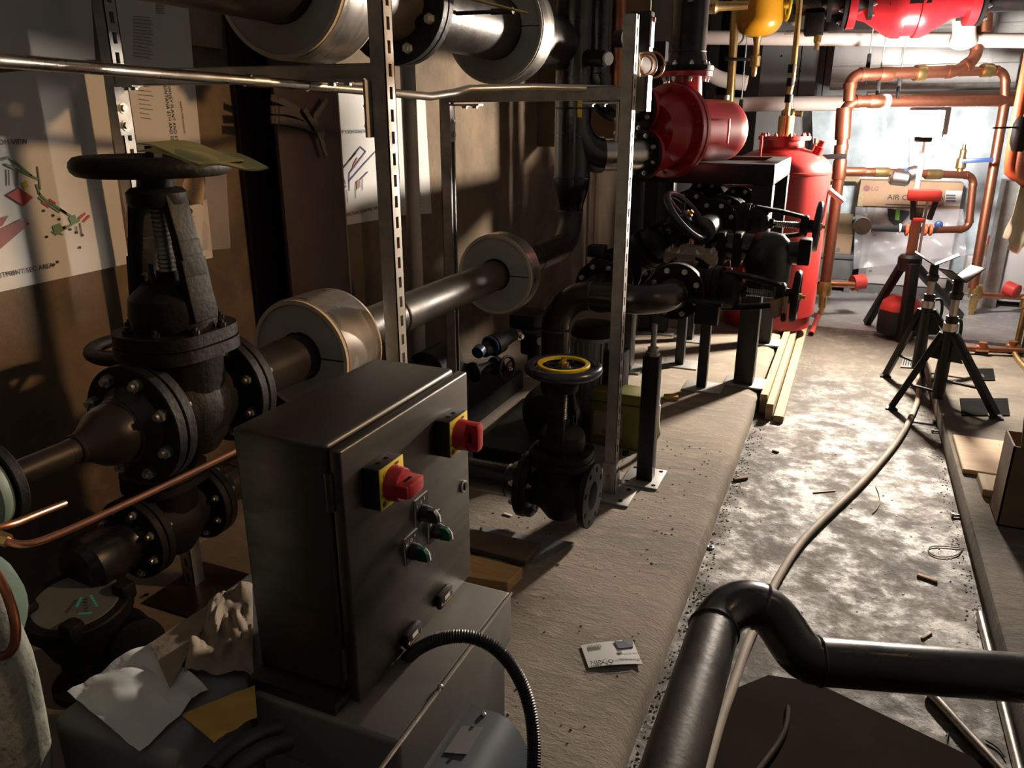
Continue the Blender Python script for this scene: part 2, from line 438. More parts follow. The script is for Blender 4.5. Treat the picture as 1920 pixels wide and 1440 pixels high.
concrete('pad_shaded', (.14, .115, .085), (.085, .07, .052), (.17, .14, .11), .85, .95, .5, (1, 2.2, 1))  # darker copy of the pad concrete, shade put into its colour
concrete('wall_stained', (.20, .14, .085), (.085, .062, .042), (.145, .105, .07), .9, .9, .35)
concrete('far_floor', (.36, .35, .33), (.27, .26, .25), (.42, .41, .39), .6, .45, .2)
b = MB(); b.mm((PADX - 1, -1.2, -.05), (3.2, 6.05, 0)); struct(b.build('floor', 'floor_concrete', None, False))
b = MB(); b.mm((PADX - 1, 6.05, -.05), (3.2, 8.3, 0.0)); struct(b.build('floor_far', 'far_floor', None, False))
# equipment pad with a worn edge
b = MB(); n = 90
rows = []
for j in range(n + 1):
    y = -.9 + (6.9 + .9) * j / n
    w = noise.noise(V((0, y * 2.3, 0))) * .012 + noise.noise(V((3, y * 9, 0))) * .005
    rows.append([b.bm.verts.new(V(p)) for p in ((WX, y, 0), (WX, y, PADZ), (PADX - .05 + w, y, PADZ), (PADX - .012 + w, y, PADZ - .012), (PADX + w * .4, y, PADZ - .035), (PADX + w * .3, y, 0))])
for j in range(n):
    for i in range(6):
        b.bm.faces.new((rows[j][i], rows[j][(i + 1) % 6], rows[j + 1][(i + 1) % 6], rows[j + 1][i]))
b.bm.faces.new(rows[0]); b.bm.faces.new(rows[-1][::-1])
struct(b.build('concrete_pad', 'pad_concrete', None, True, 50), 'long raised concrete housekeeping pad with a worn front edge', 'concrete pad')
b = MB(); b.mm((RPX, -.9, 0), (3.1, 5.55, PADZ), .012); struct(b.build('concrete_pad_right', 'pad_shaded', None, True), 'raised concrete pad along the right under the wooden boards', 'concrete pad')
b = MB(); b.mm((WX - .15, -1.2, 0), (WX, 8.3, 3.2)); struct(b.build('wall_left', 'wall_stained', None, False))
b = MB(); b.mm((WX - .15, 8.3, 0), (3.2, 8.45, 3.2)); struct(b.build('wall_back', 'lightpanel', None, False))
b = MB(); b.mm((3.2, -1.2, 0), (3.35, 8.45, 3.2)); struct(b.build('wall_right', 'lightpanel', None, False))
b = MB(); b.mm((WX + .002, 5.22, 1.28), (-1.30, 5.245, 2.9)); struct(b.build('wall_light_blocker', 'wall_stained', None, False))  # added panel, only there to block lamp light from the left wall
# loose dirt along the pad edge
def scatter(name, n, fn, m, smin, smax):
    b = MB()
    for _ in range(n):
        p = fn(); s = random.uniform(smin, smax)
        r = bmesh.ops.create_icosphere(b.bm, subdivisions=1, radius=s)
        for v in r['verts']: v.co = V((v.co.x * random.uniform(.6, 1.3), v.co.y * random.uniform(.6, 1.3), v.co.z * .6)) + p + V((0, 0, s * .3))
    return b.build(name, m, None)
o = scatter('gravel_dirt', 520, lambda: V((PADX + .006 + abs(random.gauss(0, .028)), random.uniform(1.2, 3.9), 0)), 'dirt', .0012, .0045)
tag(o, 'crumbs of dry dirt lying along the foot of the long pad', 'dirt', kind='stuff')
o = scatter('gravel_crumbs', 260, lambda: V((random.uniform(-1.1, PADX - .06), random.uniform(1.2, 3.2), PADZ)), 'dirt', .0015, .005)
tag(o, 'small dark crumbs scattered over the rough pad top', 'debris', kind='stuff')
o = scatter('gravel_grit', 240, lambda: V((RPX - abs(random.gauss(0, .03)) - .005, random.uniform(2.0, 4.4), 0)), 'dirt', .0012, .004)
tag(o, 'grit lying along the foot of the right pad', 'debris', kind='stuff')
o = scatter('white_flakes', 170, lambda: V((random.uniform(-.2, .5), random.uniform(2.2, 5.2), 0)), 'label', .0012, .0045)
tag(o, 'tiny pale flakes scattered over the walkway floor', 'debris', kind='stuff')

# ------------------------------------------------------------ drawing sheets on the left wall
def wallsheet(name, label, pts, m='paper', off=.004, curl=.0022, cat='drawing sheet', group=None, skew=True):
    P4 = [at(x, y, X=WX + off) for x, y in pts]          # order: bottom-left, bottom-right, top-right, top-left
    b = MB(); ph = random.uniform(0, 6)
    b.sheet(P4, 14, 14, .0006, lambda x, y: curl * (math.sin(x * 5 + ph) * .5 + .5) * (abs(x - .5) + abs(y - .5)))
    o = b.build(name, m, None); tag(o, label, cat, group)
    return o, P4
def ink(parent, segs, w, m, X, name='drawing_marking', h=.0006):
    b = MB(); w *= .5
    for (a, c) in segs:
        p, q = at(*a, X=X), at(*c, X=X)
        if (q - p).length > 1e-4: b.beam(p, q, h, w, (0, 0, 1)) if abs((q - p).normalized().z) < .9 else b.beam(p, q, w, h, (1, 0, 0))
    return b.build(name, m, parent, False)
def inkdots(parent, pts, r, m, X, name='dot_marking'):
    b = MB()
    for x, y in pts: p = at(x, y, X=X); b.cyl(p, p + V((.0006, 0, 0)), r, n=10)
    return b.build(name, m, parent, False)
def inkpoly(parent, polys, m, X, name='shape_marking'):
    b = MB()
    for pl in polys: b.prism([at(x, y, X=X) for x, y in pl], (.0006, 0, 0))
    return b.build(name, m, parent, False)
XI = WX + .0072
sa, _ = wallsheet('drawing_sheet', 'large drawing sheet with a green piping isometric behind the handwheel', [(-160, 583), (241, 494), (190, 120), (-160, 150)])
ink(sa, [((0, 300), (18, 295)), ((18, 295), (60, 330)), ((10, 308), (72, 336)), ((68, 345), (75, 365)), ((72, 362), (92, 380)), ((72, 370), (112, 398)), ((92, 378), (125, 400)), ((112, 392), (138, 408)), ((100, 438), (122, 426)), ((120, 430), (150, 412))], .012, 'inkgreen', XI)
ink(sa, [((16, 318), (17, 348)), ((32, 322), (34, 350)), ((70, 312), (76, 356)), ((150, 418), (154, 440)), ((143, 424), (145, 436)), ((96, 434), (118, 440))], .008, 'inkgrey', XI)
ink(sa, [((78, 378), (92, 388)), ((92, 374), (104, 382)), ((148, 410), (160, 400)), ((156, 416), (168, 404)), ((112, 430), (124, 424))], .013, 'inkred', XI)
inkpoly(sa, [[(12, 366), (44, 386), (62, 370), (36, 352)]], 'inkred', XI); inkpoly(sa, [[(0, 430), (40, 411), (56, 419), (0, 467)], [(0, 410), (16, 404), (4, 424), (0, 425)]], 'inkbrown', XI)
inkpoly(sa, [[(40, 343), (50, 338), (54, 350), (46, 357)]], 'inkyellow', XI); inkpoly(sa, [[(128, 408), (140, 402), (146, 416), (134, 420)], [(98, 424), (112, 418), (120, 432), (104, 442)]], 'inkgreen', XI)
inkdots(sa, [(82, 395), (100, 404), (111, 411), (88, 444), (132, 430), (144, 436), (155, 441), (150, 464), (108, 491), (101, 496)], .004, 'ink', XI)
text(sa, 'ROOM VIEW', at(-22, 272, X=XI), (0, 1, 0), (0, 0, 1), .019); text(sa, 'PUMP FOOTPRINT SEC AREA', at(-62, 534, X=XI), (0, 1, .02), (0, 0, 1), .019)
sb, _ = wallsheet('drawing_sheet', 'dim blank sheet above the conduit at the top left corner', [(-160, 120), (178, 112), (165, -90), (-160, -90)])
sc_, _ = wallsheet('drawing_sheet', 'title sheet with columns of notes and sideways lettering beside the wall post', [(228, 296), (377, 290), (345, -70), (196, -70)])
ln = []
for i in range(13): ln.append(((250, 30 + i * 6.2), (282 + (i % 3) * 3, 33 + i * 6.4)))
for i in range(8): ln.append(((258 + i * .8, 160 + i * 8.6), (280 + (i % 3) * 4, 163 + i * 8.6)))
for i in range(6): ln.append(((292, 4 + i * 4), (309, 4.5 + i * 4)))
ink(sc_, ln, .0035, 'inkgrey', XI, 'text_marking')
text(sc_, 'ROMNEY PLANT AND STUART', at(313, 150, X=XI), at(331, 276, X=XI) - at(313, 150, X=XI), (0, 1, 0.3), .0165)
text(sc_, 'MONTANA 5TH AND SEWARD', at(306, 152, X=XI), at(323, 274, X=XI) - at(306, 152, X=XI), (0, 1, .3), .0165)
text(sc_, 'NORTH MECHANICAL', at(337, 190, X=XI), at(344, 240, X=XI) - at(337, 190, X=XI), (0, 1, .3), .010)
sd, _ = wallsheet('drawing_sheet', 'drawing sheet with a purple piping isometric beside the steel column', [(638, 424), (709, 412), (700, 172), (628, 172)])
ink(sd, [((640, 320), (676, 275)), ((640, 320), (648, 345)), ((676, 275), (686, 284)), ((686, 284), (655, 325)), ((655, 325), (655, 358)), ((654, 340), (682, 308)), ((682, 308), (704, 284)), ((670, 342), (690, 322))], .011, 'inkpurple', XI)
ink(sd, [((656, 300), (668, 286)), ((638, 362), (650, 348)), ((662, 312), (670, 296))], .014, 'inkred', XI)
ink(sd, [((641, 360), (642, 394)), ((650, 356), (652, 380)), ((667, 345), (667, 372)), ((680, 335), (680, 356))], .007, 'ink', XI)
text(sd, 'PUMP ROOM ISOMETRIC', at(631, 251, X=XI), (0, 1, 0), (0, 0, 1), .022); text(sd, 'PIPING PLAN ISOMETRIC VIEW NTS', at(643, 408, X=XI), (0, 1, 0.03), (0, 0, 1), .022)
inkpoly(sd, [[(668, 340), (675, 336), (676, 350), (669, 356)]], 'inkbrown', XI)
se, _ = wallsheet('drawing_sheet', 'narrow grey sheet with a small round logo behind the pale vertical pipe', [(750, 404), (809, 400), (796, 175), (740, 175)])
inkdots(se, [(783, 337)], .011, 'ink', XI); inkdots(se, [(782, 336)], .006, 'paper', XI + .001)
ink(se, [((784, 362 + i * 6), (794, 363 + i * 6)) for i in range(5)], .003, 'inkgrey', XI, 'text_marking')
sf, _ = wallsheet('kraft_sheet', 'brown paper sheet hanging beside the title sheet, above the channel', [(352, 84), (417, 92), (411, -60), (338, -60)], 'kraft', cat='paper')
sg, _ = wallsheet('notice_sheet', 'small notice sheet with round logo, stuck behind the tall valve yoke', [(371, 489), (399, 483), (388, 374), (352, 378)], cat='notice')
inkdots(sg, [(357, 396)], .010, 'ink', XI); ink(sg, [((361, 406 + i * 12), (367, 407 + i * 12)) for i in range(6)], .003, 'inkgrey', XI, 'text_marking')
sh, _ = wallsheet('taped_sheet', 'grey semi clear sheet on the stained wall right of the tall valve', [(378, 470), (432, 466), (424, 325), (385, 325)], 'film', cat='plastic sheet')
# ------------------------------------------------------------ maroon column with webbing
ya, yb = at(517, 300, X=-1.88).y, at(634, 300, X=-1.88).y
r = T('steel_column', 'maroon primed H column standing against the left wall', 'column', (-1.95, (ya + yb) / 2, PADZ)); r['kind'] = 'structure'
b = MB(); b.mm((-2.04, ya, PADZ), (-2.025, yb, 3.1), .002); b.mm((-1.875, ya, PADZ), (-1.86, yb, 3.1), .002); b.mm((-2.03, (ya + yb) / 2 - .006, PADZ), (-1.87, (ya + yb) / 2 + .006, 3.1)); b.build('column_section', 'maroon', r)
b = MB(); b.mm((-1.8745, yb - .006, PADZ), (-1.858, yb + .001, 3.1), .001); b.build('pale_edge', 'greypaint', r)  # thin paler strip down the right edge of the column
w = T('webbing_strap', 'grey webbing strap wrapped and knotted around the maroon column', 'strap', at(560, 230, X=-1.86))
def ribbon(pts, w_, nm, X):
    b = MB(); P_ = [at(x, y, X=X) for x, y in pts]
    for _ in range(2):
        q = [P_[0]]
        for i in range(len(P_) - 1): q += [P_[i] * .75 + P_[i + 1] * .25, P_[i] * .25 + P_[i + 1] * .75]
        P_ = q + [P_[-1]]
    for i in range(len(P_) - 1):
        d = (P_[i + 1] - P_[i]); b.beam(P_[i] - d * .15, P_[i + 1] + d * .15, w_, .006, (1, .05, 0))
    b.build(nm, 'strapgrey', w, False)
ribbon(((508, 183), (540, 195), (575, 218), (603, 244)), .022, 'strap_turn', -1.845); ribbon(((508, 206), (545, 208), (575, 222), (600, 246)), .026, 'strap_turn', -1.842)
ribbon(((508, 224), (545, 228), (580, 238), (602, 250)), .026, 'strap_turn', -1.838); ribbon(((612, 186), (600, 206), (586, 222), (600, 244)), .020, 'strap_turn', -1.832)
ribbon(((570, 205), (590, 236), (600, 255), (606, 275), (612, 293)), .022, 'strap_tail', -1.825)
b = MB(); b.sphere(at(600, 248, X=-1.83), .024, (.5, 1, 1)); b.build('strap_knot', 'strapgrey', w)
# pale vertical pipe behind the slotted strut
p = at(771, 300, X=-1.75); b = MB(); b.cyl((-1.75, p.y, PADZ), (-1.75, p.y, 2.9), .032, n=24); o = b.build('drain_pipe', 'pvc', None); tag(o, 'pale vertical plastic pipe behind the slotted steel strut', 'pipe')

# ------------------------------------------------------------ slotted strut
def strut(parent, name, a, bpt, face, m='zinc', slots=True, w=.0413):
    """C channel from a to b; `face` is the direction the slotted web faces"""
    a, bpt = V(a), V(bpt); ax = (bpt - a).normalized(); f = V(face).normalized(); s = ax.cross(f).normalized(); L = (bpt - a).length; h = w / 2; t = .0028
    mb = MB()
    def plate(c0, su, du, sv, dv):
        mb.box(c0, (1, 1, 1)) if 0 else None
    R = Matrix((s, ax, f)).transposed()
    mid = (a + bpt) / 2
    # side flanges and lips
    for sg in (-1, 1):
        mb.box(mid + s * sg * (h - t / 2), (t, L, w), R)
        mb.box(mid + s * sg * (h - .005) - f * (h - t / 2), (.009, L, t), R)
    # web with slots: two long edge strips plus bridges
    if slots:
        sw = .0135
        for sg in (-1, 1): mb.box(mid + f * (h - t / 2) + s * sg * (h / 2 + sw / 4), (h - sw / 2, L, t), R)
        k = int(L / .0508); 
        for i in range(k + 1):
            c0 = a + ax * (i * .0508 + .009)
            if i * .0508 + .022 < L: mb.box(c0 + f * (h - t / 2), (sw, .0225, t), R)
        mb.box(mid + f * (h - .012), (sw * 1.3, L, .001), R)
    else: mb.box(mid + f * (h - t / 2), (w, L, t), R)
    return mb.build(name, m, parent, False)
def bracket(parent, c, d1, d2, l1=.09, l2=.09, w=.04, t=.006, side=None):
    c, d1, d2 = V(c), V(d1).normalized(), V(d2).normalized(); n = d1.cross(d2)
    b = MB(); b.beam(c, c + d1 * l1, w, t, d2); b.beam(c, c + d2 * l2, w, t, d1)
    o = b.build('corner_bracket', 'zinc', parent)
    for d, l, e in ((d1, l1, d2), (d2, l2, d1)):
        for k in (.45, .8):
            q = MB(); q.hexb(c + d * l * k + e * t * .5, e, .010, .009); q.cyl(c + d * l * k + e * t * .5, c + d * l * k + e * (t * .5 + .002), .015, n=16); q.build('bolt', 'bolt', o)
S1 = V((-1.063, 1.70, PADZ)); PA = V((-1.925, 1.69, PADZ))
r = T('strut_frame', 'galvanised slotted strut trapeze frame standing nearest, in front of the wall drawings', 'pipe support', ((S1 + PA) / 2))
strut(r, 'post', S1, S1 + V((0, 0, 2.5)), (1, 0, 0)); strut(r, 'post', PA, PA + V((0, 0, 2.3)), (1, 0, 0))
strut(r, 'crossbar', (PA.x + .021, 1.69, 1.556), (S1.x - .021, 1.70, 1.552), (0, -1, 0), slots=False)
bracket(r, (PA.x + .026, 1.675, 1.535), (0, 0, -1), (1, 0, 0), .13, .07); bracket(r, (S1.x - .026, 1.675, 1.535), (0, 0, -1), (-1, 0, 0), .13, .13)
for x in (S1.x, PA.x): b = MB(); b.mm((x - .06, 1.63, PADZ), (x + .06, 1.76, PADZ + .008), .001); b.build('base_plate', 'zinc', r)
S2 = V((-.706, 2.60, PADZ)); PB = V((-1.43, 2.72, PADZ))
r = T('strut_frame', 'second slotted strut trapeze frame, its front post bolted to a plate beside the black valve', 'pipe support', ((S2 + PB) / 2))
strut(r, 'post', S2, S2 + V((0, 0, 1.66)), (1, 0, 0)); strut(r, 'post', PB, PB + V((0, 0, 1.45)), (-1, 0, 0))
strut(r, 'crossbar', PB + V((.021, -.01, 1.43)), S2 + V((-.021, 0, 1.43)), (0, -1, 0), slots=False)
bracket(r, PB + V((.026, -.012, 1.40)), (0, 0, -1), (1, 0, 0), .13, .12); bracket(r, S2 + V((-.026, -.012, 1.40)), (0, 0, -1), (-1, 0, 0), .12, .12)
b = MB(); b.mm(S2 + V((-.055, -.10, 0)), S2 + V((.095, .06, .009)), .001); f = b.build('base_plate', 'zinc', r); bolts(f, S2 + V((.06, -.07, .009)), (0, 0, 1), .0, 1, .009, .003, m='castblk'); bolts(f, S2 + V((.065, .03, .009)), (0, 0, 1), .0, 1, .009, .003, m='castblk')
b = MB(); b.mm(S2 + V((-.026, -.026, .008)), S2 + V((.026, -.021, .13)), .001); b.mm(S2 + V((.021, -.026, .008)), S2 + V((.027, .026, .09)), .001); f = b.build('post_foot', 'zinc', r)
for p_, a_ in ((V((.0, -.027, .075)), (0, -1, 0)), (V((.028, 0, .05)), (1, 0, 0))): bolts(f, S2 + p_, a_, 0, 1, .011, .009)
b = MB(); b.mm(PB + V((-.06, -.06, 0)), PB + V((.06, .06, .008)), .001); b.build('base_plate', 'zinc', r)

# ------------------------------------------------------------ conduit with junction box
r = T('steel_conduit', 'shiny steel electrical conduit running across below the strut crossbars', 'conduit', at(480, 152, Z=1.535))
cpts = [at(-90, 103, Z=1.525), at(0, 113, Z=1.53), at(240, 133, Z=1.535), at(480, 152, Z=1.532), at(690, 170, D=2.04), at(806, 181, D=2.24), at(850, 174, D=2.33), at(880, 166, D=2.40), at(1000, 163, D=2.50), at(1085, 165, D=2.55), at(1180, 168, D=2.58)]
MB().tube(cpts, .0115, 14).build('conduit_tube', 'emt', r)
def along(px, py, D): return at(px, py, D=D)
for (x, y, k) in ((476, 152, 3), (590, 161, 3)):
    i = 3; a_, b_ = cpts[3], cpts[4]; t = (x - 480) / 210; c0 = a_.lerp(b_, max(0, t)); d = (b_ - a_).normalized()
    MB().lathe(c0 - d * .03, d, [(0, .0115), (0.001, .0145), (.06, .0145), (.061, .0115)], 18).build('coupling', 'emt', r)
    if k: MB().hexb(c0 + V((.0, -.014, .008)), (0, -.6, 1), .005, .006).build('set_screw', 'bolt', r)
jb = at(1196, 176, D=2.56)
r = T('junction_box', 'grey steel junction box on the conduit end at the strut post', 'junction box', jb)
b = MB(); b.box(jb + V((.008, 0, 0)), (.055, .05, .105), None, .003); bx = b.build('box_body', 'greypaint', r)
for k in (-.02, .012, .042): 
    if k > -.03: MB().cyl(jb + V((-.005, -.0255, k - .012)), jb + V((-.005, -.027, k - .012)), .010, n=20).build('knockout', 'greypaint', bx)
MB().mm(jb + V((.036, -.027, -.055)), jb + V((.039, .027, .055))).build('cover_plate', 'galv', r)

# ------------------------------------------------------------ black control box standing on the strut top, flexible loop below
cb = at(1204, 60, D=2.53)
r = T('actuator_box', 'black sensor box fixed at the top of the second strut post', 'control box', cb)
MB().box(cb + V((0, 0, 0)), (.066, .05, .12), None, .003).build('box_body', 'blackplastic', r)
MB().box(cb + V((.0345, -.0, -.005)), (.003, .044, .085)).build('cover_plate', 'label', r)
MB().cyl(cb + V((-.01, 0, -.06)), cb + V((-.005, 0, -.15)), .008, n=12).build('stem', 'bolt', r)
k = MB(); k.cyl(cb + V((-.095, .03, -.015)), cb + V((-.06, .02, -.015)), .028, n=20); k.build('adjusting_knob', 'blackplastic', r)
MB().cyl(cb + V((.03, 0, .035)), cb + V((.042, 0, .035)), .008, n=12).build('status_lamp', 'barrelred', r)
lp = MB()
for i, (dx, dr) in enumerate(((0, 0), (.022, .006), (-.012, -.004))):
    c0 = at(1212 + dx * 500, 122, D=2.62 + i * .02)
    lp.torus(c0, (.45, -.8, .1), .036 + dr, .0035, 36, 8)
o = lp.build('capillary_coil', 'copper', None); tag(o, 'small coil of copper capillary tube hanging below the black sensor box', 'tube coil')

# ------------------------------------------------------------ upper black pipe line with insulated saddles
UX, UZ, UR = -1.29, 1.77, .1095
r = T('black_pipe', 'large black steel pipe with flanged joint running overhead along the wall', 'pipe', (UX, 2.0, UZ))
MB().cyl((UX, .9, UZ), (UX, 2.13, UZ), UR, n=40).build('pipe_length', 'pipe', r)
MB().cyl((UX, 2.19, UZ), (UX, 6.5, UZ), UR, n=40).build('pipe_length', 'pipe', r)
flange(r, (UX, 2.155, UZ), (0, -1, 0), .1715, .028, 8, 'castblk', r=.015); flange(r, (UX, 2.16, UZ), (0, 1, 0), .1715, .028, 8, 'castblk', r=.015)
b = MB(); b.lathe((UX + .01, 2.13, UZ), (0, 1, 0), [(0, .13), (.03, .12), (.1, UR)], 36, False); b.build('hub', 'castblk', r)
q = at(812, 27, X=UX + UR); MB().cyl(q, q + V((.02, -.02, 0)), .018, n=16).build('thermowell_boss', 'pipe', r)
tw = T('thermowell_probe', 'black thermometer probe with blue ring poking out of the overhead pipe', 'probe', at(812, 27, D=2.3))
MB().cyl(at(806, 28, D=2.42), at(830, 27, D=2.38), .014, n=14).build('socket', 'castblk', tw); MB().cyl(at(828, 27, D=2.39), at(838, 26, D=2.38), .011, n=14).build('blue_ring', 'pvcblue', tw)
MB().tube([at(838, 26, D=2.38), at(925, 22, D=2.32)], .006, 10).build('probe_rod', 'blackplastic', tw); MB().cyl(at(922, 22, D=2.32), at(962, 20, D=2.29), .009, n=12).build('probe_handle', 'blackplastic', tw)
MB().tube([at(880, -3, D=2.25), at(990, 25, D=2.3)], .004, 8).build('brass_rod', 'brass', tw)
def saddle(name, label, X, Y, Z, ri, ro, th, group=None):
    r = T(name, label, 'pipe insulation', (X, Y, Z))
    b = MB(); b.lathe((X, Y, Z), (0, 1, 0), [(0, ri), (0, ro - .012), (th, ro - .012), (th, ri), (0, ri)], 48, cap=False); b.build('foam_insert', 'foam', r, True, 30)
    b = MB(); b.lathe((X, Y - .004, Z), (0, 1, 0), [(0, ro - .013), (0, ro - .003), (th + .008, ro - .003), (th + .008, ro - .013), (0, ro - .013)], 48, cap=False); b.build('insert_rim', 'foamedge', r)
    b = MB(); b.lathe((X, Y + .006, Z), (0, 1, 0), [(0, ro - .003), (0, ro), (th - .012, ro), (th - .012, ro - .003), (0, ro - .003)], 56, cap=False); b.build('metal_band', 'galv', r)
    b = MB(); b.mm((X + ri, Y - .0015, Z - .001), (X + ro - .012, Y + .001, Z + .0015)); b.build('split_line', 'darkgap', r)
    return r
saddle('insulated_saddle', 'pale round pipe insulation insert on the overhead pipe, left of the slotted strut', UX, 1.63, UZ, UR + .002, .19, .16)
saddle('insulated_saddle', 'pale round pipe insulation insert on the overhead pipe, beside the black riser', UX, 2.84, UZ, UR + .002, .195, .12)
saddle('insulated_saddle', 'pale round pipe insulation insert on the lower pipe beside the stainless box', -1.22, 1.50, .885, .062, .145, .15)
saddle('insulated_saddle', 'pale round pipe insulation insert on the lower pipe, midway to the black elbow', -1.22, 2.68, .885, .062, .155, .085)
# ------------------------------------------------------------ lower pipe line with the tall valve, riser and branch
LX, LZ, LR = -1.22, .885, .0572
VY = 1.125
r = T('gate_valve', 'tall black rising stem gate valve with yellow paper on its handwheel', 'valve', (LX, VY, LZ))
osy(r, (LX, VY, LZ), (0, 1, 0), (0, 0, 1), .120, .229, .478, .1425, 'castblk', wr=.0185)
r = T('reducing_pipe', 'black concentric reducer and small pipe feeding the tall gate valve', 'pipe', (LX, .9, LZ))
y0 = VY - .1145
flange(r, (LX, y0 - .003, LZ), (0, -1, 0), .120, .022, 8, 'castblk', r=.0125)
b = MB(); b.lathe((LX, y0 - .025, LZ), (0, -1, 0), [(0, .080), (.01, .070), (.028, .064), (.030, .0605), (.055, .0585), (.075, .052), (.10, .034), (.118, .026), (.122, .0235), (.14, .0225)], 36); b.build('reducer', 'pipe', r)
weld(r, (LX, y0 - .055, LZ), (0, 1, 0), .0590); weld(r, (LX, y0 - .146, LZ), (0, 1, 0), .0245)
MB().cyl((LX, y0 - .16, LZ), (LX, .70, LZ), .022, n=24).build('small_pipe', 'pipe', r)
flange(r, (LX, .722, LZ), (0, -1, 0), .075, .018, 0, 'castblk')
r = T('pump', 'pale green pump casing cut off at the left edge', 'pump', (LX, .66, .6))
b = MB(); b.lathe((LX, .70, LZ), (0, -1, 0), [(0, .068), (.006, .072), (.02, .072), (.03, .05), (.08, .05), (.1, .11), (.2, .11)], 36); b.build('pump_nozzle', 'pumpgreen', r)
b = MB(); b.lathe((LX - .03, .60, .70), (1, 0, .0), [(-.12, .05), (-.1, .09), (-.06, .112), (.04, .112), (.08, .095), (.095, .05)], 32); b.build('pump_casing', 'pumpgreen', r)
MB().cyl((LX - .03, .56, .6), (LX - .03, .56, .10), .05, n=24).build('pump_leg', 'pumpgreen', r)
b = MB(); rr = bmesh.ops.create_icosphere(b.bm, subdivisions=4, radius=1)
for v in rr['verts']:
    d = 1 + .06 * noise.noise(v.co * 3) + .03 * noise.noise(v.co * 9); v.co = V((v.co.x * .085 * d, v.co.y * .10 * d, max(-1, min(1, v.co.z * 1.4)) * .24 * d)) + at(-75, 1345, D=1.05)
o = b.build('pump_pedestal', 'cream', None); tag(o, 'rough cream coated pedestal at the bottom left corner', 'pedestal')
# copper tubes
r = T('copper_tube', 'long thin copper tube curving past the gate valve flanges', 'tube', at(60, 1020, D=1.1))
MB().tube([at(448, 843, D=1.45), at(300, 915, D=1.30), at(150, 985, D=1.17), at(95, 1008, D=1.13), at(60, 1020, D=1.11), at(30, 1021, D=1.10), at(6, 1011, D=1.10)], .0056, 12, sm=2).build('tube_length', 'copper', r)
MB().cyl(at(-14, 1003, D=1.1), at(16, 1014, D=1.1), .010, n=6).build('compression_nut', 'brass', r)
b = MB(); b.tube([at(121, 944, D=1.28), at(60, 968, D=1.2), at(20, 985, D=1.14), at(-20, 992, D=1.12)], .0058, 12, sm=2); o = b.build('copper_tube', 'copper', None); tag(o, 'short copper tube stub ending beside the green pump', 'tube')
b = MB(); b.tube([at(-10, 1070, D=1.05), at(8, 1100, D=1.02), at(26, 1150, D=1.0), at(31, 1190, D=1.0), at(24, 1220, D=1.0), at(5, 1232, D=1.0), at(-20, 1228, D=1.0)], .0062, 12, sm=2); o = b.build('copper_tube', 'copperold', None); tag(o, 'thick copper tube bending down over the pale green pump foot', 'tube')

# pipe run: length, elbow up, reducer, riser tee, branch to the red separator
EY = 3.56
r = T('black_pipe', 'black steel pipe run with elbow rising through a reducer to a tall riser', 'pipe', (LX, 2.4, LZ))
flange(r, (LX, VY + .1175, LZ), (0, 1, 0), .120, .022, 8, 'castblk', r=.0125)
MB().cyl((LX, VY + .14, LZ), (LX, EY - .15, LZ), LR, n=36).build('pipe_length', 'pipe', r)
weld(r, (LX, VY + .165, LZ), (0, 1, 0), LR); weld(r, (LX, 1.95, LZ), (0, 1, 0), LR); weld(r, (LX, 3.08, LZ), (0, 1, 0), LR); weld(r, (LX, EY - .15, LZ), (0, 1, 0), LR)
MB().tube(elbow_pts((LX, EY - .15, LZ), (0, 1, 0), (LX, EY, LZ + .15), (0, 0, 1), 12), LR, 30).build('elbow', 'pipe', r)
b = MB(); b.lathe((LX, EY, LZ + .15), (0, 0, 1), [(0, LR), (.03, LR), (.06, .066), (.11, .079), (.14, .0835), (.17, .084), (.20, .084)], 36); b.build('reducer', 'pipe_shiny', r)
weld(r, (LX, EY, LZ + .155), (0, 0, 1), LR); weld(r, (LX, EY, LZ + .31), (0, 0, 1), .084, 'pipe_shiny')
MB().cyl((LX, EY, LZ + .35), (LX, EY, 2.9), .084, n=36).build('riser', 'pipe_shiny', r)
weld(r, (LX, EY, 1.50), (0, 0, 1), .084, 'pipe_shiny')
b = MB(); b.mm((LX + .062, EY - .067, 1.53), (LX + .068, EY - .055, 1.59)); 
ya_ = MB(); yc = V((LX, EY, 0))
q0, q1 = at(1098, 220, D=3.46), at(1107, 168, D=3.40)
d = V((.62, -.78, 0))
ya_.beam(yc + d * .084 + V((0, 0, q0.z)), yc + d * .084 + V((0, 0, q1.z)), .022, .001, d); ya_.build('yellow_label', 'yellowplate', r)
AX = V((.47, .883, 0)).normalized()
FL = at(1207, 289, D=3.72); FU = at(1197, 205, D=3.72)
st = V((LX, EY, FL.z))
hd = V((.80, .60, 0)).normalized(); s1 = st + hd * .14
MB().tube(elbow_pts((LX, EY, FL.z + .16), (0, 0, -1), s1, hd, 12), .083, 30).build('elbow', 'pipe_shiny', r)
MB().tube(elbow_pts(s1, hd, FL - AX * .02, AX, 12), .073, 34).build('branch', 'emt', r)
weld(r, s1, hd, .078, 'pipe')
flange(r, FL, -AX, .115, .022, 8, 'castblk', r=.012)
# lower boss on riser with ring
pb = T('pressure_tap', 'black capped tapping with a blue ring beside the tall riser', 'fitting', at(1120, 108, D=3.3))
MB().cyl(at(1100, 108, D=3.42), at(1138, 110, D=3.32), .034, n=20).build('boss', 'castblk', pb); MB().cyl(at(1128, 110, D=3.36), at(1131, 110, D=3.35), .036, n=20).build('blue_ring', 'pvcblue', pb)
MB().cyl(at(1138, 110, D=3.32), at(1142, 110, D=3.31), .026, n=20).build('pale_cap', 'label', pb)

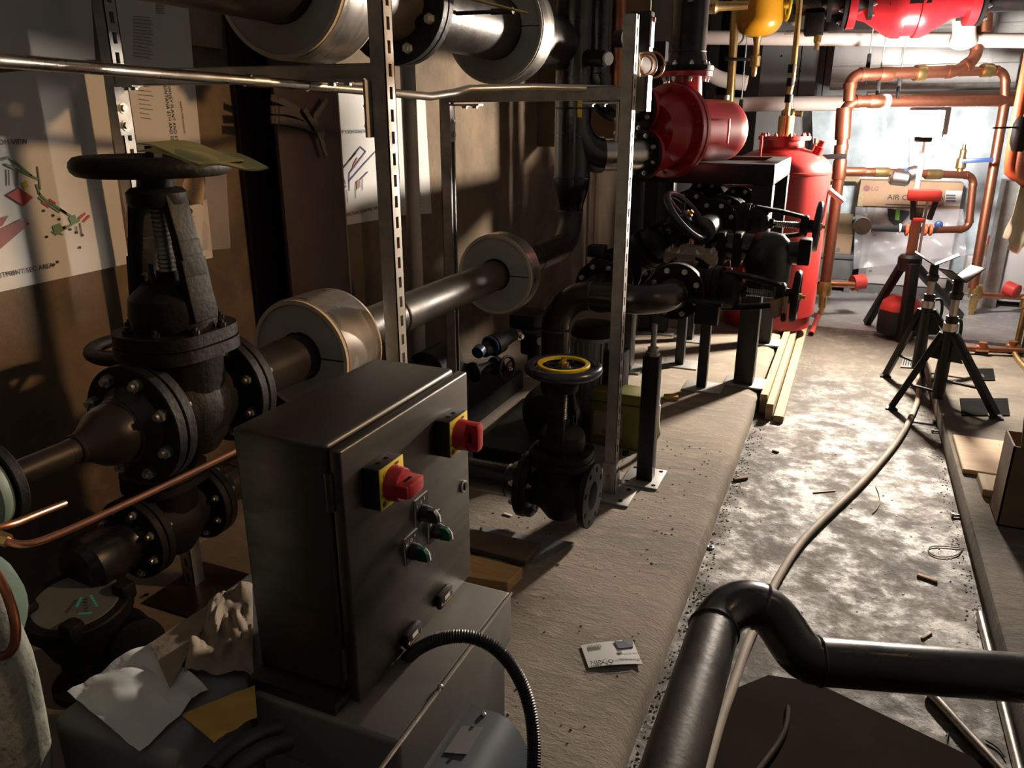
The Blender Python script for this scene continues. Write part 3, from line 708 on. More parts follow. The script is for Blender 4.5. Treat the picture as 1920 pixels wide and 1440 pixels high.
# second upper feed with elbow up
r = T('black_pipe', 'black elbow and vertical pipe feeding the upper flange of the red separator', 'pipe', FU)
flange(r, FU, -AX, .115, .022, 8, 'castblk', r=.012)
e0 = FU - AX * .13; e1 = e0 - AX * .15 + V((0, 0, .15))
MB().cyl(FU - AX * .02, e0, .058, n=30).build('pipe_stub', 'emt', r)
MB().tube(elbow_pts(e0, -AX, e1, (0, 0, 1), 12), .062, 30).build('elbow', 'pipe_shiny', r)
MB().cyl(e1, e1 + V((0, 0, 1.4)), .058, n=30).build('riser', 'pipe_shiny', r)
c0 = e1 + V((.07, .06, 0)); b = MB(); b.cyl(c0 + V((0, 0, -.1)), c0 + V((0, 0, 1.3)), .03, n=24); o = b.build('copper_riser', 'copperold', None); tag(o, 'brown copper riser beside the black vertical pipes', 'pipe')

# ------------------------------------------------------------ yellow folded paper on the handwheel
wz = LZ + .478 + .021
r = T('folded_paper', 'yellow folded paper lying on top of the tall black handwheel', 'paper', (LX, VY + .05, wz))
W = [at(257, 283, Z=wz + .012), at(372, 314, Z=wz + .002), at(503, 312, Z=wz + .004), at(392, 280, Z=wz + .016)]
b = MB(); b.sheet([W[0], W[1], W[2], W[3]], 12, 12, .002, lambda x, y: .008 * math.sin(x * 3.1) + .004 * math.sin(y * 6)); b.build('folded_sheet', 'yellowpaper', r)
b = MB(); b.sheet([W[0] + V((0, 0, .012)), W[1] + V((0.0, -.0, .009)), W[1] + V((.03, .05, .012)), W[0] + V((.02, .06, .016))], 10, 6, .002, lambda x, y: .004 * math.sin(x * 5)); b.build('folded_flap', 'yellowpaper', r)
b = MB(); b.sheet([at(345, 330, D=1.55), at(372, 332, D=1.58), at(385, 384, D=1.58), at(352, 386, D=1.55)], 8, 8, .001, lambda x, y: .012 * math.sin(x * 4 + y * 3)); o = b.build('hanging_tag', 'kraft', None); tag(o, 'crumpled brown tag hanging under the tall valve handwheel', 'tag')
MB().tube([at(398, 328, D=1.5), at(385, 328, D=1.53), at(365, 331, D=1.56)], .0012, 6).build('tag_wire', 'bolt', o)

# ------------------------------------------------------------ low pipe line near the wall foot
QX, QZ = -1.65, .385
r = T('gate_valve', 'lower black gate valve half hidden behind the tall one, near the pad', 'valve', (QX, 1.41, QZ))
osy(r, (QX, 1.41, QZ), (0, 1, 0), (0, 0, 1), .114, .229, .50, .1425, 'castblk')
r = T('black_pipe', 'brown black flanged pipe running low along the wall behind the stainless box', 'pipe', (QX, 1.9, QZ))
flange(r, (QX, 1.528, QZ), (0, 1, 0), .114, .022, 8, 'bronzepipe', r=.012); MB().cyl((QX, 1.55, QZ), (QX, 2.44, QZ), LR, n=34).build('pipe_length', 'bronzepipe', r)
b = MB(); b.lathe((QX, 1.55, QZ), (0, 1, 0), [(0, .075), (.03, .066), (.06, LR)], 30, False); b.build('hub', 'bronzepipe', r); weld(r, (QX, 1.66, QZ), (0, 1, 0), LR, 'bronzepipe')
r = T('suction_strainer', 'black suction strainer with a dusty flat lid by the green pump', 'strainer', (QX, 1.05, PADZ))
flange(r, (QX, 1.292, QZ), (0, -1, 0), .114, .022, 8, 'castblk', r=.012)
b = MB(); b.lathe((QX, 1.275, QZ), (0, -1, 0), [(0, .070), (.02, .062), (.05, .066), (.09, .078), (.13, .08), (.15, .08), (.17, .06)], 34); b.build('barrel', 'pipe_shiny', r)
SC = at(142, 1122, X=-1.60); SC.z = .345; t_ = V((.10, -.12, 1)).normalized()
b = MB(); b.lathe(SC - t_ * .16, t_, [(0, .05), (.03, .085), (.10, .105), (.12, .112)], 36); b.build('bowl', 'castblk', r)
b = MB(); b.lathe(SC - t_ * .04, t_, [(0, .118), (.003, .122), (.036, .122), (.040, .118)], 44); lid = b.build('lid', 'castblk', r)
_, u_, v_ = basis(t_)
b = MB(); b.lathe(SC - t_ * .0005, t_, [(0, .098), (.002, .096)], 40); b.build('dusty_top', 'greypaint', lid)
for k in range(4):
    a = math.pi / 4 + k * math.pi / 2; p_ = SC + (u_ * math.cos(a) + v_ * math.sin(a)) * .105
    q = MB(); q.box(p_, (.045, .045, .05), None, .012); q.build('lid_lug', 'castblk', lid)
for seg in (((144, 1138), (152, 1122)), ((171, 1119), (181, 1136)), ((150, 1152), (170, 1150))):
    b = MB()
    for k in range(5):
        t0 = k / 4; x = seg[0][0] * (1 - t0) + seg[1][0] * t0; y = seg[0][1] * (1 - t0) + seg[1][1] * t0
        p_ = at(x, y, Z=SC.z + .008); b.cyl(p_, p_ + t_ * .002, .0035, n=8)
    b.build('teal_mark', 'tealstitch', lid, False)
b = MB(); b.lathe(at(245, 1195, D=1.95), (1, -.4, .1), [(-.1, .05), (-.05, .06), (.03, .06), (.034, .066), (.055, .066), (.06, .05)], 28); b.build('drain_plug', 'castblk', r)
b = MB(); b.lathe((SC.x, SC.y, PADZ), (0, 0, 1), [(0, .09), (.02, .09), (.03, .06), (.12, .06)], 28); b.build('foot', 'castblk', r)
r = T('pipe_stanchion', 'short unistrut stanchion on a drilled plate under the low pipe', 'pipe support', (-1.72, 1.46, PADZ))
strut(r, 'post', (-1.70, 1.50, PADZ), (-1.70, 1.50, .30), (0, -1, 0)); b = MB(); b.mm((-1.76, 1.36, PADZ), (-1.56, 1.60, PADZ + .008)); f = b.build('base_plate', 'bronzepipe', r)
for dx, dy in ((-.04, .02), (.17, .02), (.17, .2), (-.04, .2)): MB().cyl((-1.74 + dx, 1.37 + dy, PADZ + .008), (-1.74 + dx, 1.37 + dy, PADZ + .0085), .008, n=12).build('bolt_hole', 'darkgap', f)

# ------------------------------------------------------------ grey machine base with papers
GX0, GX1, GY0, GY1, GZ = -1.03, -.80, .60, 1.24, .58
r = T('machine_housing', 'grey rounded machine housing under the loose papers at the lower left', 'machine', ((GX0 + GX1) / 2, .9, .1))
b = MB(); b.mm((GX0, GY0, .18), (GX1, GY1, GZ), .02, 3); b.build('housing', 'greypaint', r); b = MB(); b.mm((GX0 + .02, GY0 + .02, PADZ), (GX1, GY1 - .02, .18)); b.build('plinth', 'castblk', r)
def crumple(name, label, pts, m, z, amp, fr, cat='paper', nx=16, sd=0, th=.0008):
    P4 = [at(x, y, Z=z) for x, y in pts]
    b = MB(); b.sheet(P4, nx, nx, th, lambda x, y: amp * (abs(noise.noise(V((x * fr + sd, y * fr, sd)))) + .35 * abs(noise.noise(V((x * fr * 2.6, y * fr * 2.6, sd + 5))))))
    o = b.build(name, m, None, ang=25)
    if any((v.co.z < 0) for v in o.data.vertices): pass
    tag(o, label, cat); return o
crumple('paper_sheet', 'large white paper sheet draped over the grey machine housing', [(390, 1293), (283, 1206), (127, 1300), (262, 1412)], 'paperplain', GZ + .006, .018, 2.2, sd=2)
crumple('kraft_wrapping', 'crumpled brown kraft paper on the grey housing beside the stainless box', [(476, 1270), (474, 1098), (398, 1130), (345, 1262)], 'kraft', GZ + .008, .040, 1.9, nx=34, sd=7)
crumple('manila_envelope', 'yellow manila envelope sticking out from under the papers', [(402, 1392), (482, 1345), (478, 1285), (338, 1340)], 'manila', GZ + .002, .006, 2, cat='envelope', sd=4)
crumple('brown_sheet', 'smooth brown paper sheet beside the white sheet, ending in a point', [(318, 1290), (408, 1128), (455, 1090), (283, 1207)], 'kraft', GZ + .018, .004, 1.4, sd=9)

# ------------------------------------------------------------ stainless control enclosure on its stand
EX, EXB, EY0, EY1, EZ0, EZ1 = -.605, -.80, .812, 1.200, .592, 1.013
r = T('control_panel', 'stainless steel control enclosure with two red rotary switches on its door', 'control panel', ((EX + EXB) / 2, 1.0, EZ0))
b = MB(); b.mm((EXB, EY0, EZ0), (EX - .026, EY1, EZ1), .007, 3); b.build('enclosure_box', 'stainless', r)
b = MB(); b.mm((EX - .0265, EY0 + .01, EZ0 + .012), (EX - .018, EY1 - .01, EZ1 - .01)); b.build('door_gasket', 'darkgap', r)
b = MB(); b.mm((EX - .020, EY0 - .004, EZ0 - .010), (EX, EY1 + .004, EZ1 - .004), .004, 3); door = b.build('door', 'stainless', r)
b = MB(); b.cyl((EX - .023, EY0 - .003, EZ1 - .10), (EX - .023, EY0 - .003, EZ1 - .04), .007, n=14); b.build('hinge', 'stainless', r)
b = MB(); b.cyl((EX - .023, EY0 - .003, EZ0 + .03), (EX - .023, EY0 - .003, EZ0 + .09), .007, n=14); b.build('hinge', 'stainless', r)
XD = EX
def disc(px, py, turned):
    c = at(px, py, X=XD + .030); s = .033
    d = MB(); d.mm((XD, c.y - s, c.z - s), (XD + .028, c.y + s, c.z + s), .002); sw = d.build('rotary_switch', 'blackplastic', r)
    d = MB(); d.mm((XD + .028, c.y - s, c.z - s), (XD + .030, c.y + s, c.z + s), .0006); pl = d.build('yellow_plate', 'yellowplate', sw)
    d = MB(); d.cyl((XD + .030, c.y - s + .008, c.z - s + .009), (XD + .0304, c.y - s + .008, c.z - s + .009), .0045, n=14); d.build('key_mark', 'ink', sw)
    for i, (dy, dz, tx) in enumerate(((.012, .0265, 'ON'), (-.0275, -.010, 'OFF'), (-.020, .019, 'I'))):
        text(sw, tx, (XD + .0306, c.y + dy - .004, c.z + dz - .002), (0, 1, 0), (0, 0, 1), .007, 'ink')
    for dy in (-.010, .010): MB().box((XD + .014, c.y + dy, c.z + s + .0002), (.006, .006, .001)).build('vent_hole', 'darkgap', sw)
    d = MB(); d.lathe((XD + .030, c.y, c.z), (1, 0, 0), [(0, .0275), (.003, .0275), (.018, .0255), (.020, .024)], 36)
    kb = d.build('knob', 'redplastic', sw)
    d = MB()
    R = Matrix.Rotation(0 if turned else math.pi / 2, 3, 'X')
    d.box((XD + .052, c.y, c.z), (.036, .050, .021), R, .003); d.box((XD + .0655, c.y, c.z), (.012, .040, .023), R, .003)
    h = d.build('handle_grip', 'redplastic', kb)
    d = MB(); n_ = R @ V((0, 0, .0107)); d.box(V((XD + .056, c.y, c.z)) + n_, (.005, .019, .0008) , R, 0); d.build('lock_slot', 'darkgap', kb)
disc(736, 905, True); disc(861, 814, False)
def selector(px, py, m, leg):
    c = at(px, py, X=XD)
    d = MB(); d.mm((XD, c.y - .021, c.z - .022), (XD + .0025, c.y + .021, c.z + .028)); s = d.build('selector_switch', 'whiteplastic', r)
    d = MB(); d.mm((XD + .0025, c.y - .0205, c.z - .0215), (XD + .0032, c.y + .0205, c.z + .0275)); d.build('black_plate', 'blackplastic', s)
    for i, (tx, dy) in enumerate(zip(leg, (-.019, -.006, .006))): text(s, tx, (XD + .0036, c.y + dy, c.z + .012 + i * .003), (0, 1, 0), (0, 0, 1), .0085, 'label')
    d = MB(); d.lathe((XD + .003, c.y, c.z - .004), (1, 0, 0), [(0, .0145), (.008, .0145), (.012, .013), (.018, .012)], 28); d.build('barrel', 'blackplastic', s)
    d = MB()
    d.prism([(XD + .018, c.y - .011, c.z - .014), (XD + .037, c.y - .010, c.z - .013), (XD + .036, c.y - .010, c.z + .001), (XD + .030, c.y - .010, c.z + .009), (XD + .018, c.y - .011, c.z + .010)], (0, .008, 0)); d.build('lever', m, s)
    d = MB(); d.prism([(XD + .018, c.y - .0035, c.z + .008), (XD + .030, c.y - .0035, c.z + .0075), (XD + .0375, c.y - .0035, c.z - .001), (XD + .039, c.y - .0035, c.z - .013), (XD + .037, c.y - .0035, c.z - .013), (XD + .018, c.y - .0035, c.z - .006)], (0, .004, 0)); d.build('white_edge', 'whiteplastic', s)
selector(770, 1028, 'green', ('H', 'O', 'A')); selector(813, 990, 'green', ('H', 'O', 'A')); selector(789, 957, 'blackplastic', ('1', '0', '2'))
for px, py in ((828, 1117), (767, 1188)):
    c = at(px, py, X=XD)
    d = MB(); d.box((XD + .006, c.y, c.z), (.012, .050, .030), None, .005); s = d.build('hour_meter', 'blackplastic', r)
    d = MB(); d.box((XD + .0122, c.y, c.z + .003), (.001, .018, .008)); d.build('display', 'whiteplastic', s)
    d = MB(); d.box((XD + .0122, c.y, c.z - .0065), (.001, .032, .0025)); d.build('caption_bar', 'brass', s)
    for dy in (-.021, .021): MB().cyl((XD + .0115, c.y + dy, c.z - .002), (XD + .013, c.y + dy, c.z - .002), .003, n=12).build('screw', 'bolt', s)
c = at(868, 912, X=XD); b = MB(); b.lathe((XD, c.y, c.z), (1, 0, 0), [(0, .0125), (.003, .0125), (.004, .010), (.0025, .0095)], 24); lk = b.build('door_latch', 'bolt', r)
MB().box((XD + .0035, c.y, c.z), (.002, .003, .014)).build('latch_slot', 'darkgap', lk)
# stand: folded sheet metal below the enclosure, wider than the box
SX = -.512
r = T('panel_stand', 'folded grey sheet metal stand carrying the stainless enclosure', 'stand', (-.66, 1.0, PADZ))
b = MB(); b.mm((-.785, .770, .46), (SX, 1.195, .572), .008, 3); b.build('top_tray', 'tray', r)
b = MB(); b.mm((-.78, .775, PADZ), (SX - .015, 1.19, .46)); b.build('stand_body', 'greypaint', r)
b = MB(); b.mm((-.80, .78, .572), (-.63, 1.19, .592)); b.build('mount_rail', 'stainless', r)
b = MB(); b.tube([(SX + .001, .70, .5725), (SX + .001, .95, .5735), (SX, 1.19, .572)], .0035, 6); b.build('weld_bead', 'galv', r)
b = MB(); b.sphere((SX, .90, .574), .005); b.build('weld_blob', 'galv', r)
# grey terminal box in front
r = T('terminal_box', 'blue grey motor terminal box with a small plate on top, bottom centre', 'terminal box', (-.45, .85, PADZ))
prof = [(-.538, .12), (-.538, .415), (-.53, .422), (-.470, .420), (-.448, .412), (-.430, .392), (-.385, .30), (-.375, .12)]
b = MB(); b.prism([(x, 1.04, z) for x, z in prof], (0, -.5, 0)); b.build('box_cover', 'bluegrey', r)
MB().mm((-.56, .56, PADZ), (-.36, 1.03, .13)).build('box_foot', 'castblk', r)
c0 = at(908, 1336, Z=.423); MB().lathe((c0.x, c0.y - .004, .421), (0, 0, 1), [(0, .005), (.003, .005), (.005, .003)], 12).build('screw', 'bolt', r)
pts = [at(x, y, Z=.4222) for x, y in ((866, 1362), (908, 1364), (875, 1415), (832, 1412))]
b = MB(); b.prism(pts, (0, 0, .0015)); pl = b.build('rating_plate', 'greypanel', r)
for p_ in (pts[0].lerp(pts[1], .5), pts[2].lerp(pts[3], .5)): MB().cyl(p_ + V((0, 0, .001)), p_ + V((0, 0, .0035)), .003, n=10).build('rivet', 'bolt', pl)
# flexible conduits
def flex(name, label, pts, r0, m, pitch=.0042, sm=3):
    b = MB(); q = [V(p) for p in pts]
    for _ in range(sm):
        w = [q[0]]
        for i in range(len(q) - 1): w += [q[i] * .75 + q[i + 1] * .25, q[i] * .25 + q[i + 1] * .75]
        q = w + [q[-1]]
    Ls = [0]
    for i in range(len(q) - 1): Ls.append(Ls[-1] + (q[i + 1] - q[i]).length)
    N = int(Ls[-1] / pitch * 4); out = []; j = 0
    for i in range(N + 1):
        d = Ls[-1] * i / N
        while j < len(Ls) - 2 and Ls[j + 1] < d: j += 1
        t = (d - Ls[j]) / max(1e-9, Ls[j + 1] - Ls[j]); out.append(q[j].lerp(q[j + 1], t))
    ph = [(1.0, .93, .86, .93)[i % 4] for i in range(N + 1)]
    b.tube(out, lambda t: r0 * ph[min(N, int(round(t * N)))], 14)
    o = b.build(name, m, None, ang=60); tag(o, label, 'flexible conduit'); return o
flex('flexible_conduit', 'black ribbed flexible conduit looping from under the enclosure over the pad', [at(752, 1248, Z=.545), at(766, 1232, Z=.575), at(785, 1214, Z=.60), at(830, 1194, D=1.28), at(890, 1192, D=1.28), at(945, 1225, D=1.28), at(985, 1290, D=1.28), at(1002, 1370, D=1.26), at(1000, 1460, D=1.22)], .0118, 'blackplastic')
flex('flexible_conduit', 'black ribbed conduit nearest the stand at the bottom left', [at(392, 1452, D=1.0), at(430, 1412, D=1.05), at(470, 1384, D=1.12), at(520, 1365, D=1.18)], .013, 'blackplastic')
flex('flexible_conduit', 'second black ribbed conduit lying below the first beside the stand', [at(420, 1470, D=.98), at(455, 1428, D=1.03), at(500, 1402, D=1.1), at(540, 1392, D=1.14)], .013, 'blackplastic')
# ------------------------------------------------------------ small valve with blue handwheel at the end of a stub
r = T('gate_valve', 'black gate valve with blue handwheel and open flange low over the pad', 'valve', (-.787, 2.26, .25))
osy(r, (-.787, 2.26, .25), (1, 0, 0), (0, 0, 1), .112, .229, .435, .1275, 'bluewheel', wr=.017, hub='brass', openend=1)
MB().cyl((-.70, 2.26, .25), (-.673, 2.26, .25), .049, n=28).build('bore', 'darkgap', r)
wz2 = .25 + .435; b = MB(); b.lathe((-.787, 2.26, wz2 + .014), (0, 0, 1), [(0, .072), (.004, .072), (.005, .084), (.003, .086), (0, .086)], 44, False); b.lathe((-.787, 2.26, wz2 + .010), (0, 0, 1), [(0, .086), (.005, .086), (.006, .070), (0, .070)], 44, False); b.build('yellow_ring', 'yellowplate', r)
fr = MB()
for i in range(8):
    a = 2 * math.pi * (i + .5) / 8; p_ = V((-.6722, 2.26 + math.cos(a) * .09, .25 + math.sin(a) * .09)); fr.cyl(p_, p_ + V((.0008, 0, 0)), .0095, n=14)
fr.build('bolt_hole', 'darkgap', r)
r = T('black_pipe', 'black flanged stub pipe leading into the low gate valve', 'pipe', (-1.1, 2.26, .25))
flange(r, (-.902, 2.26, .25), (-1, 0, 0), .114, .022, 8, 'castblk', r=.012); MB().cyl((-.92, 2.26, .25), (-1.45, 2.26, .25), .055, n=30).build('pipe_length', 'pipe_shiny', r)
weld(r, (-.98, 2.26, .25), (1, 0, 0), .055)
# offcuts on the pad
def boxw(name, label, c4, z0, h, m, cat='wood block', grp=None):
    P4 = [at(x, y, Z=z0 + h) for x, y in c4]
    b = MB(); b.prism(P4, (0, 0, -h)); bmesh.ops.bevel(b.bm, geom=list(b.bm.edges), offset=.002, segments=1, affect='EDGES')
    o = b.build(name, m, None, False); tag(o, label, cat, grp); return o
boxw('plywood_offcut', 'dark square plywood offcut lying on the pad beside the enclosure', [(860, 1020), (985, 1052), (1014, 1018), (882, 990)], PADZ + .01, .018, 'woodold')
boxw('timber_block', 'short pine timber block lying on the pad in front of the plywood offcut', [(860, 1078), (952, 1092), (980, 1064), (870, 1036)], PADZ, .038, 'woodstud')
boxw('packing_shim', 'small dark steel shim lying on the pad by the enclosure stand', [(862, 1180), (908, 1182), (912, 1160), (862, 1152)], PADZ, .008, 'greypaint', 'shim')
b = MB(); b.sheet([at(895, 1062, Z=PADZ + .004), at(1005, 1055, Z=PADZ + .004), at(1076, 1018, Z=PADZ + .006), at(905, 985, Z=PADZ + .004)], 8, 8, .002, lambda x, y: .004 * math.sin(x * 4 + y * 3)); o = b.build('rubber_pad', 'greypaint', None); tag(o, 'thin grey rubber pad under the dark plywood offcut', 'rubber sheet')
# printed card
cps = [(1104, 1252), (1205, 1245), (1186, 1200), (1089, 1210)]
b = MB(); P4 = [at(x, y, Z=PADZ + .004) for x, y in cps]; b.sheet(P4, 10, 6, .0015, lambda x, y: .004 * math.sin(x * 3)); cd = b.build('packaging_card', 'paper', None); tag(cd, 'printed packaging card with a dark blue patch lying on the pad', 'card')
def oncard(u, v, dz=.0055): return P4[0].lerp(P4[1], u).lerp(P4[3].lerp(P4[2], u), v) + V((0, 0, dz + .004 * math.sin(u * 3)-.004))
cx = (P4[1] - P4[0]).normalized(); cyv = (P4[3] - P4[0]).normalized()
b = MB(); b.prism([oncard(*q) for q in ((.66, .62), (.95, .66), (1.0, 1.02), (.84, 1.04), (.78, .92), (.63, .95))], (0, 0, .0015)); b.build('blue_print', 'navy', cd)
b = MB()
for i in range(9): 
    u = .12 + i * .027; b.prism([oncard(u, .72), oncard(u + (.009 if i % 2 else .016), .72), oncard(u + (.009 if i % 2 else .016), .90), oncard(u, .90)], (0, 0, .0004))
b.build('barcode', 'inkgrey', cd, False)
b = MB(); b.prism([oncard(.655 + .045 * math.cos(a * .5236), .47 + .055 * math.sin(a * .5236)) for a in range(12)], (0, 0, .0004)); b.build('oval_mark', 'inkgrey', cd, False)
text(cd, 'NIBCO', oncard(.04, .06, .0095), cx, cyv, .020, 'navy'); text(cd, 'FLANGE GASKET RING', oncard(.44, .06, .0095), cx, cyv, .0085, 'inkgrey'); text(cd, 'MADE IN USA', oncard(.66, .30, .0095), cx, cyv, .010, 'inkgrey')
# pipe stand post with screw jack
r = T('pipe_post', 'black square post with a screw jack holding up the black elbow', 'pipe support', (-.609, 2.758, PADZ))
b = MB(); b.mm((-.69, 2.68, PADZ), (-.545, 2.86, PADZ + .009), .001); f = b.build('base_plate', 'zinc', r)
for dx, dy in ((.02, .025), (.125, .025), (.125, .16), (.02, .16)): MB().cyl((-.69 + dx, 2.68 + dy, PADZ + .009), (-.69 + dx, 2.68 + dy, PADZ + .0095), .009, n=14).build('bolt_hole', 'darkgap', f)
b = MB(); b.mm((-.640, 2.728, PADZ + .009), (-.578, 2.788, .615), .004); b.build('post', 'frameblk', r)
b = MB(); b.lathe((-.609, 2.758, .615), (0, 0, 1), [(0, .027), (.012, .027), (.014, .020), (.03, .020), (.031, .0105), (.12, .0105)], 20); b.build('jack_screw', 'bolt', r)
# black elbow run into the table valve
EXC, EYC, EZC = -.603, 2.86, .796
r = T('black_pipe', 'brown black double elbow pipe leading up from the pump to the table valves', 'pipe', (-.9, EYC, .3))
x0 = -1.035
MB().cyl((x0, EYC, .38), (x0, EYC, EZC - .15), LR, n=32).build('pipe_length', 'bronzepipe', r)
MB().tube(elbow_pts((x0, EYC, EZC - .15), (0, 0, 1), (x0 + .15, EYC, EZC), (1, 0, 0), 14), LR, 30).build('elbow', 'bronzepipe', r)
MB().cyl((x0 + .15, EYC, EZC), (EXC - .15, EYC, EZC), LR, n=32).build('pipe_length', 'bronzepipe', r)
MB().tube(elbow_pts((EXC - .15, EYC, EZC), (1, 0, 0), (EXC, EYC + .15, EZC), (0, 1, 0), 14), LR, 30).build('elbow', 'bronzepipe', r)
MB().cyl((EXC, EYC + .15, EZC), (EXC, 3.09, EZC), LR, n=32).build('pipe_length', 'bronzepipe', r)
weld(r, (x0, EYC, EZC - .15), (0, 0, 1), LR); weld(r, (x0 + .15, EYC, EZC), (1, 0, 0), LR); weld(r, (EXC - .15, EYC, EZC), (1, 0, 0), LR); weld(r, (EXC, EYC + .15, EZC), (0, 1, 0), LR)
flange(r, (EXC, 3.085, EZC), (0, -1, 0), .114, .022, 8, 'castblk', r=.012)
# pump under the elbow
r = T('pump', 'dark floor pump under the black elbow with a ribbed grey motor', 'pump', (-1.08, 2.95, PADZ))
b = MB(); b.lathe((-1.05, 2.9, .28), (0, 1, 0), [(-.12, .05), (-.1, .10), (-.05, .125), (.02, .125), (.06, .09), (.12, .085)], 32); b.build('pump_casing', 'castblk', r)
MB().mm((-1.30, 2.62, PADZ), (-.92, 3.6, PADZ + .09), .006).build('pump_base', 'castblk', r)
mc = at(1112, 650, D=3.45); mc.z = .42
b = MB(); b.cyl(mc + V((-.075, 0, -.23)), mc + V((.075, 0, -.23)), .0001, n=6) if 0 else b.cyl(mc + V((0, -.0, -.24)), mc + V((0, .0, .13)), .085, n=40); b.build('motor_body', 'ribgrey', r)
b = MB()
for i in range(22):
    a = 2 * math.pi * i / 22; d = V((math.cos(a), math.sin(a), 0)); b.beam(mc + d * .088 + V((0, 0, -.20)), mc + d * .088 + V((0, 0, .11)), .006, .03, d)
b.build('cooling_fin', 'ribgrey', r, False)
b = MB(); b.lathe(mc + V((0, 0, .13)), (0, 0, 1), [(0, .1), (.015, .1), (.05, .085), (.055, .05)], 30); b.build('motor_cap', 'castblk', r)
b = MB(); b.box(mc + V((.12, -.03, -.02)), (.09, .10, .20), None, .008); b.build('terminal_box', 'blackplastic', r)
# yellow tool box, white bottle, hose coil
yb0 = at(1070, 800, Z=PADZ)
c = at(1110, 770, Z=PADZ); r = T('tool_case', 'olive yellow case with a white label standing behind the blue handwheel', 'case', c)
b = MB(); b.mm((-.925, 3.02, PADZ), (-.70, 3.16, PADZ + .25), .008); cs = b.build('case_body', 'yellowbox', r)
MB().mm((-.925, 3.018, PADZ + .20), (-.70, 3.162, PADZ + .206)).build('lid_seam', 'blackplastic', r)
MB().mm((-.91, 3.0185, PADZ + .05), (-.78, 3.0205, PADZ + .16)).build('white_label', 'kraft', r); MB().mm((-.87, 3.0170, PADZ + .06), (-.80, 3.019, PADZ + .08)).build('label_text', 'inkbrown', r)
r = T('white_tube', 'white cylindrical tube standing behind the second strut post', 'tube', at(1171, 745, Z=PADZ)); q = at(1172, 735, Z=PADZ)
b = MB(); b.lathe((-.70, 3.30, PADZ), (0, 0, 1), [(0, .022), (.12, .022), (.121, .018), (.27, .016), (.28, .012)], 20); b.build('tube_body', 'label', r)
b = MB()
for i in range(4): b.torus((-.665, 3.12, PADZ + .105 + .004 * i), (.93, .35, .1 * i), .075 - .004 * i, .010, 30, 8)
o = b.build('hose_coil', 'yellowbox', None); tag(o, 'coiled yellow hose leaning against the olive case', 'hose')
# low pumps and valves against the left wall
PW = -1.55
r = T('drain_valve', 'small dark drain valve with rusty handwheel near the wall foot', 'valve', at(930, 690, X=PW))
k = at(905, 690, X=PW)
b = MB(); b.lathe(k + V((-.02, -.10, .0)), (.35, .9, .0), [(0, .03), (.02, .05), (.03, .05), (.04, .03), (.15, .03), (.16, .045), (.19, .045), (.2, .025)], 22); b.build('body', 'castblk', r)
w0 = at(950, 690, X=PW + .10); wheel(r, w0, (.95, -.28, .05), .065, .008, 'maroon', 5, 'brass'); MB().cyl(k, w0, .010, n=12).build('stem', 'castblk', r)
MB().cyl(at(895, 662, X=PW), at(901, 655, X=PW), .03, n=16).build('blue_tag', 'pvcblue', r)
r = T('check_valve', 'dark check valve with blue rings above the rusty handwheel', 'valve', at(945, 640, X=PW))
k = at(930, 645, X=PW); b = MB(); b.lathe(k, (.2, .95, .12), [(-.12, .025), (-.1, .035), (-.04, .04), (-.03, .055), (.03, .055), (.05, .04), (.15, .035)], 24); b.build('body', 'castblk', r)
MB().torus(k + V((-.01, -.045, 0)), (.2, .95, .12), .045, .008, 28, 8).build('blue_ring', 'pvcblue', r)
MB().lathe(at(972, 630, X=PW + .03), (1, -.3, 0), [(0, .022), (.012, .022), (.014, .012), (.03, .012)], 16).build('plug', 'bolt', r)
r = T('low_motor', 'brown box shaped motor end with pale cap beside the dark check valve', 'motor', at(1010, 640, X=PW))
k = at(1000, 640, X=PW + .02); b = MB(); b.box(k, (.12, .12, .14), None, .02); b.cyl(k + V((0, 0, -.3)), k + V((0, 0, -.05)), .035, n=18); b.build('motor_body', 'bronzepipe', r)
MB().cyl(at(1012, 640, X=PW + .085), at(1015, 640, X=PW + .09), .022, n=20).build('pale_cap', 'label', r)
r = T('dark_pump', 'long dark pump set lying against the foot of the left wall', 'pump', (-1.6, 3.0, PADZ))
b = MB(); b.mm((-1.85, 2.35, PADZ), (-1.475, 3.6, PADZ + .10), .01); b.build('pump_base', 'castblk', r)
b = MB(); b.lathe((-1.65, 2.45, .385), (0, 1, 0), [(0, .08), (.03, .11), (.25, .11), (.3, .05), (.4, .05), (.42, .09), (.62, .09), (.66, .06)], 30); b.build('pump_body', 'castblk', r)
k = at(990, 598, X=PW - .05); b = MB(); b.box(k, (.16, .2, .09), None, .02); b.lathe(k + V((.02, 0, -.15)), (0, 0, 1), [(0, .05), (.12, .06)], 20); b.build('valve_head', 'castblk', r)
# ------------------------------------------------------------ black steel table frame
TX0, TX1, TY0, TY1, TZ, TW = -1.13, -.36, 4.09, 5.08, 1.245, .10
r = T('steel_table', 'black welded square tube table frame carrying the red separator', 'table', ((TX0 + TX1) / 2, (TY0 + TY1) / 2, PADZ))
for x, y in ((TX0, TY0), (TX1 - TW, TY0), (TX0, TY1 - TW), (TX1 - TW, TY1 - TW)):
    b = MB(); b.mm((x, y, PADZ + .01), (x + TW, y + TW, TZ - TW), .006); b.build('leg', 'frameblk', r)
    b = MB(); b.mm((x - .05, y - .03, PADZ), (x + TW + .06, y + TW + .05, PADZ + .010), .001); b.build('foot_plate', 'zinc', r)
for a_, c_ in (((TX0, TY0), (TX1, TY0 + TW)), ((TX0, TY1 - TW), (TX1, TY1))):
    b = MB(); b.mm((a_[0], a_[1], TZ - TW), (c_[0], c_[1], TZ), .006); b.build('beam', 'frameblk', r)
for x in (TX0, TX1 - TW): b = MB(); b.mm((x, TY0 + TW, TZ - TW), (x + TW, TY1 - TW, TZ), .006); b.build('beam', 'frameblk', r)
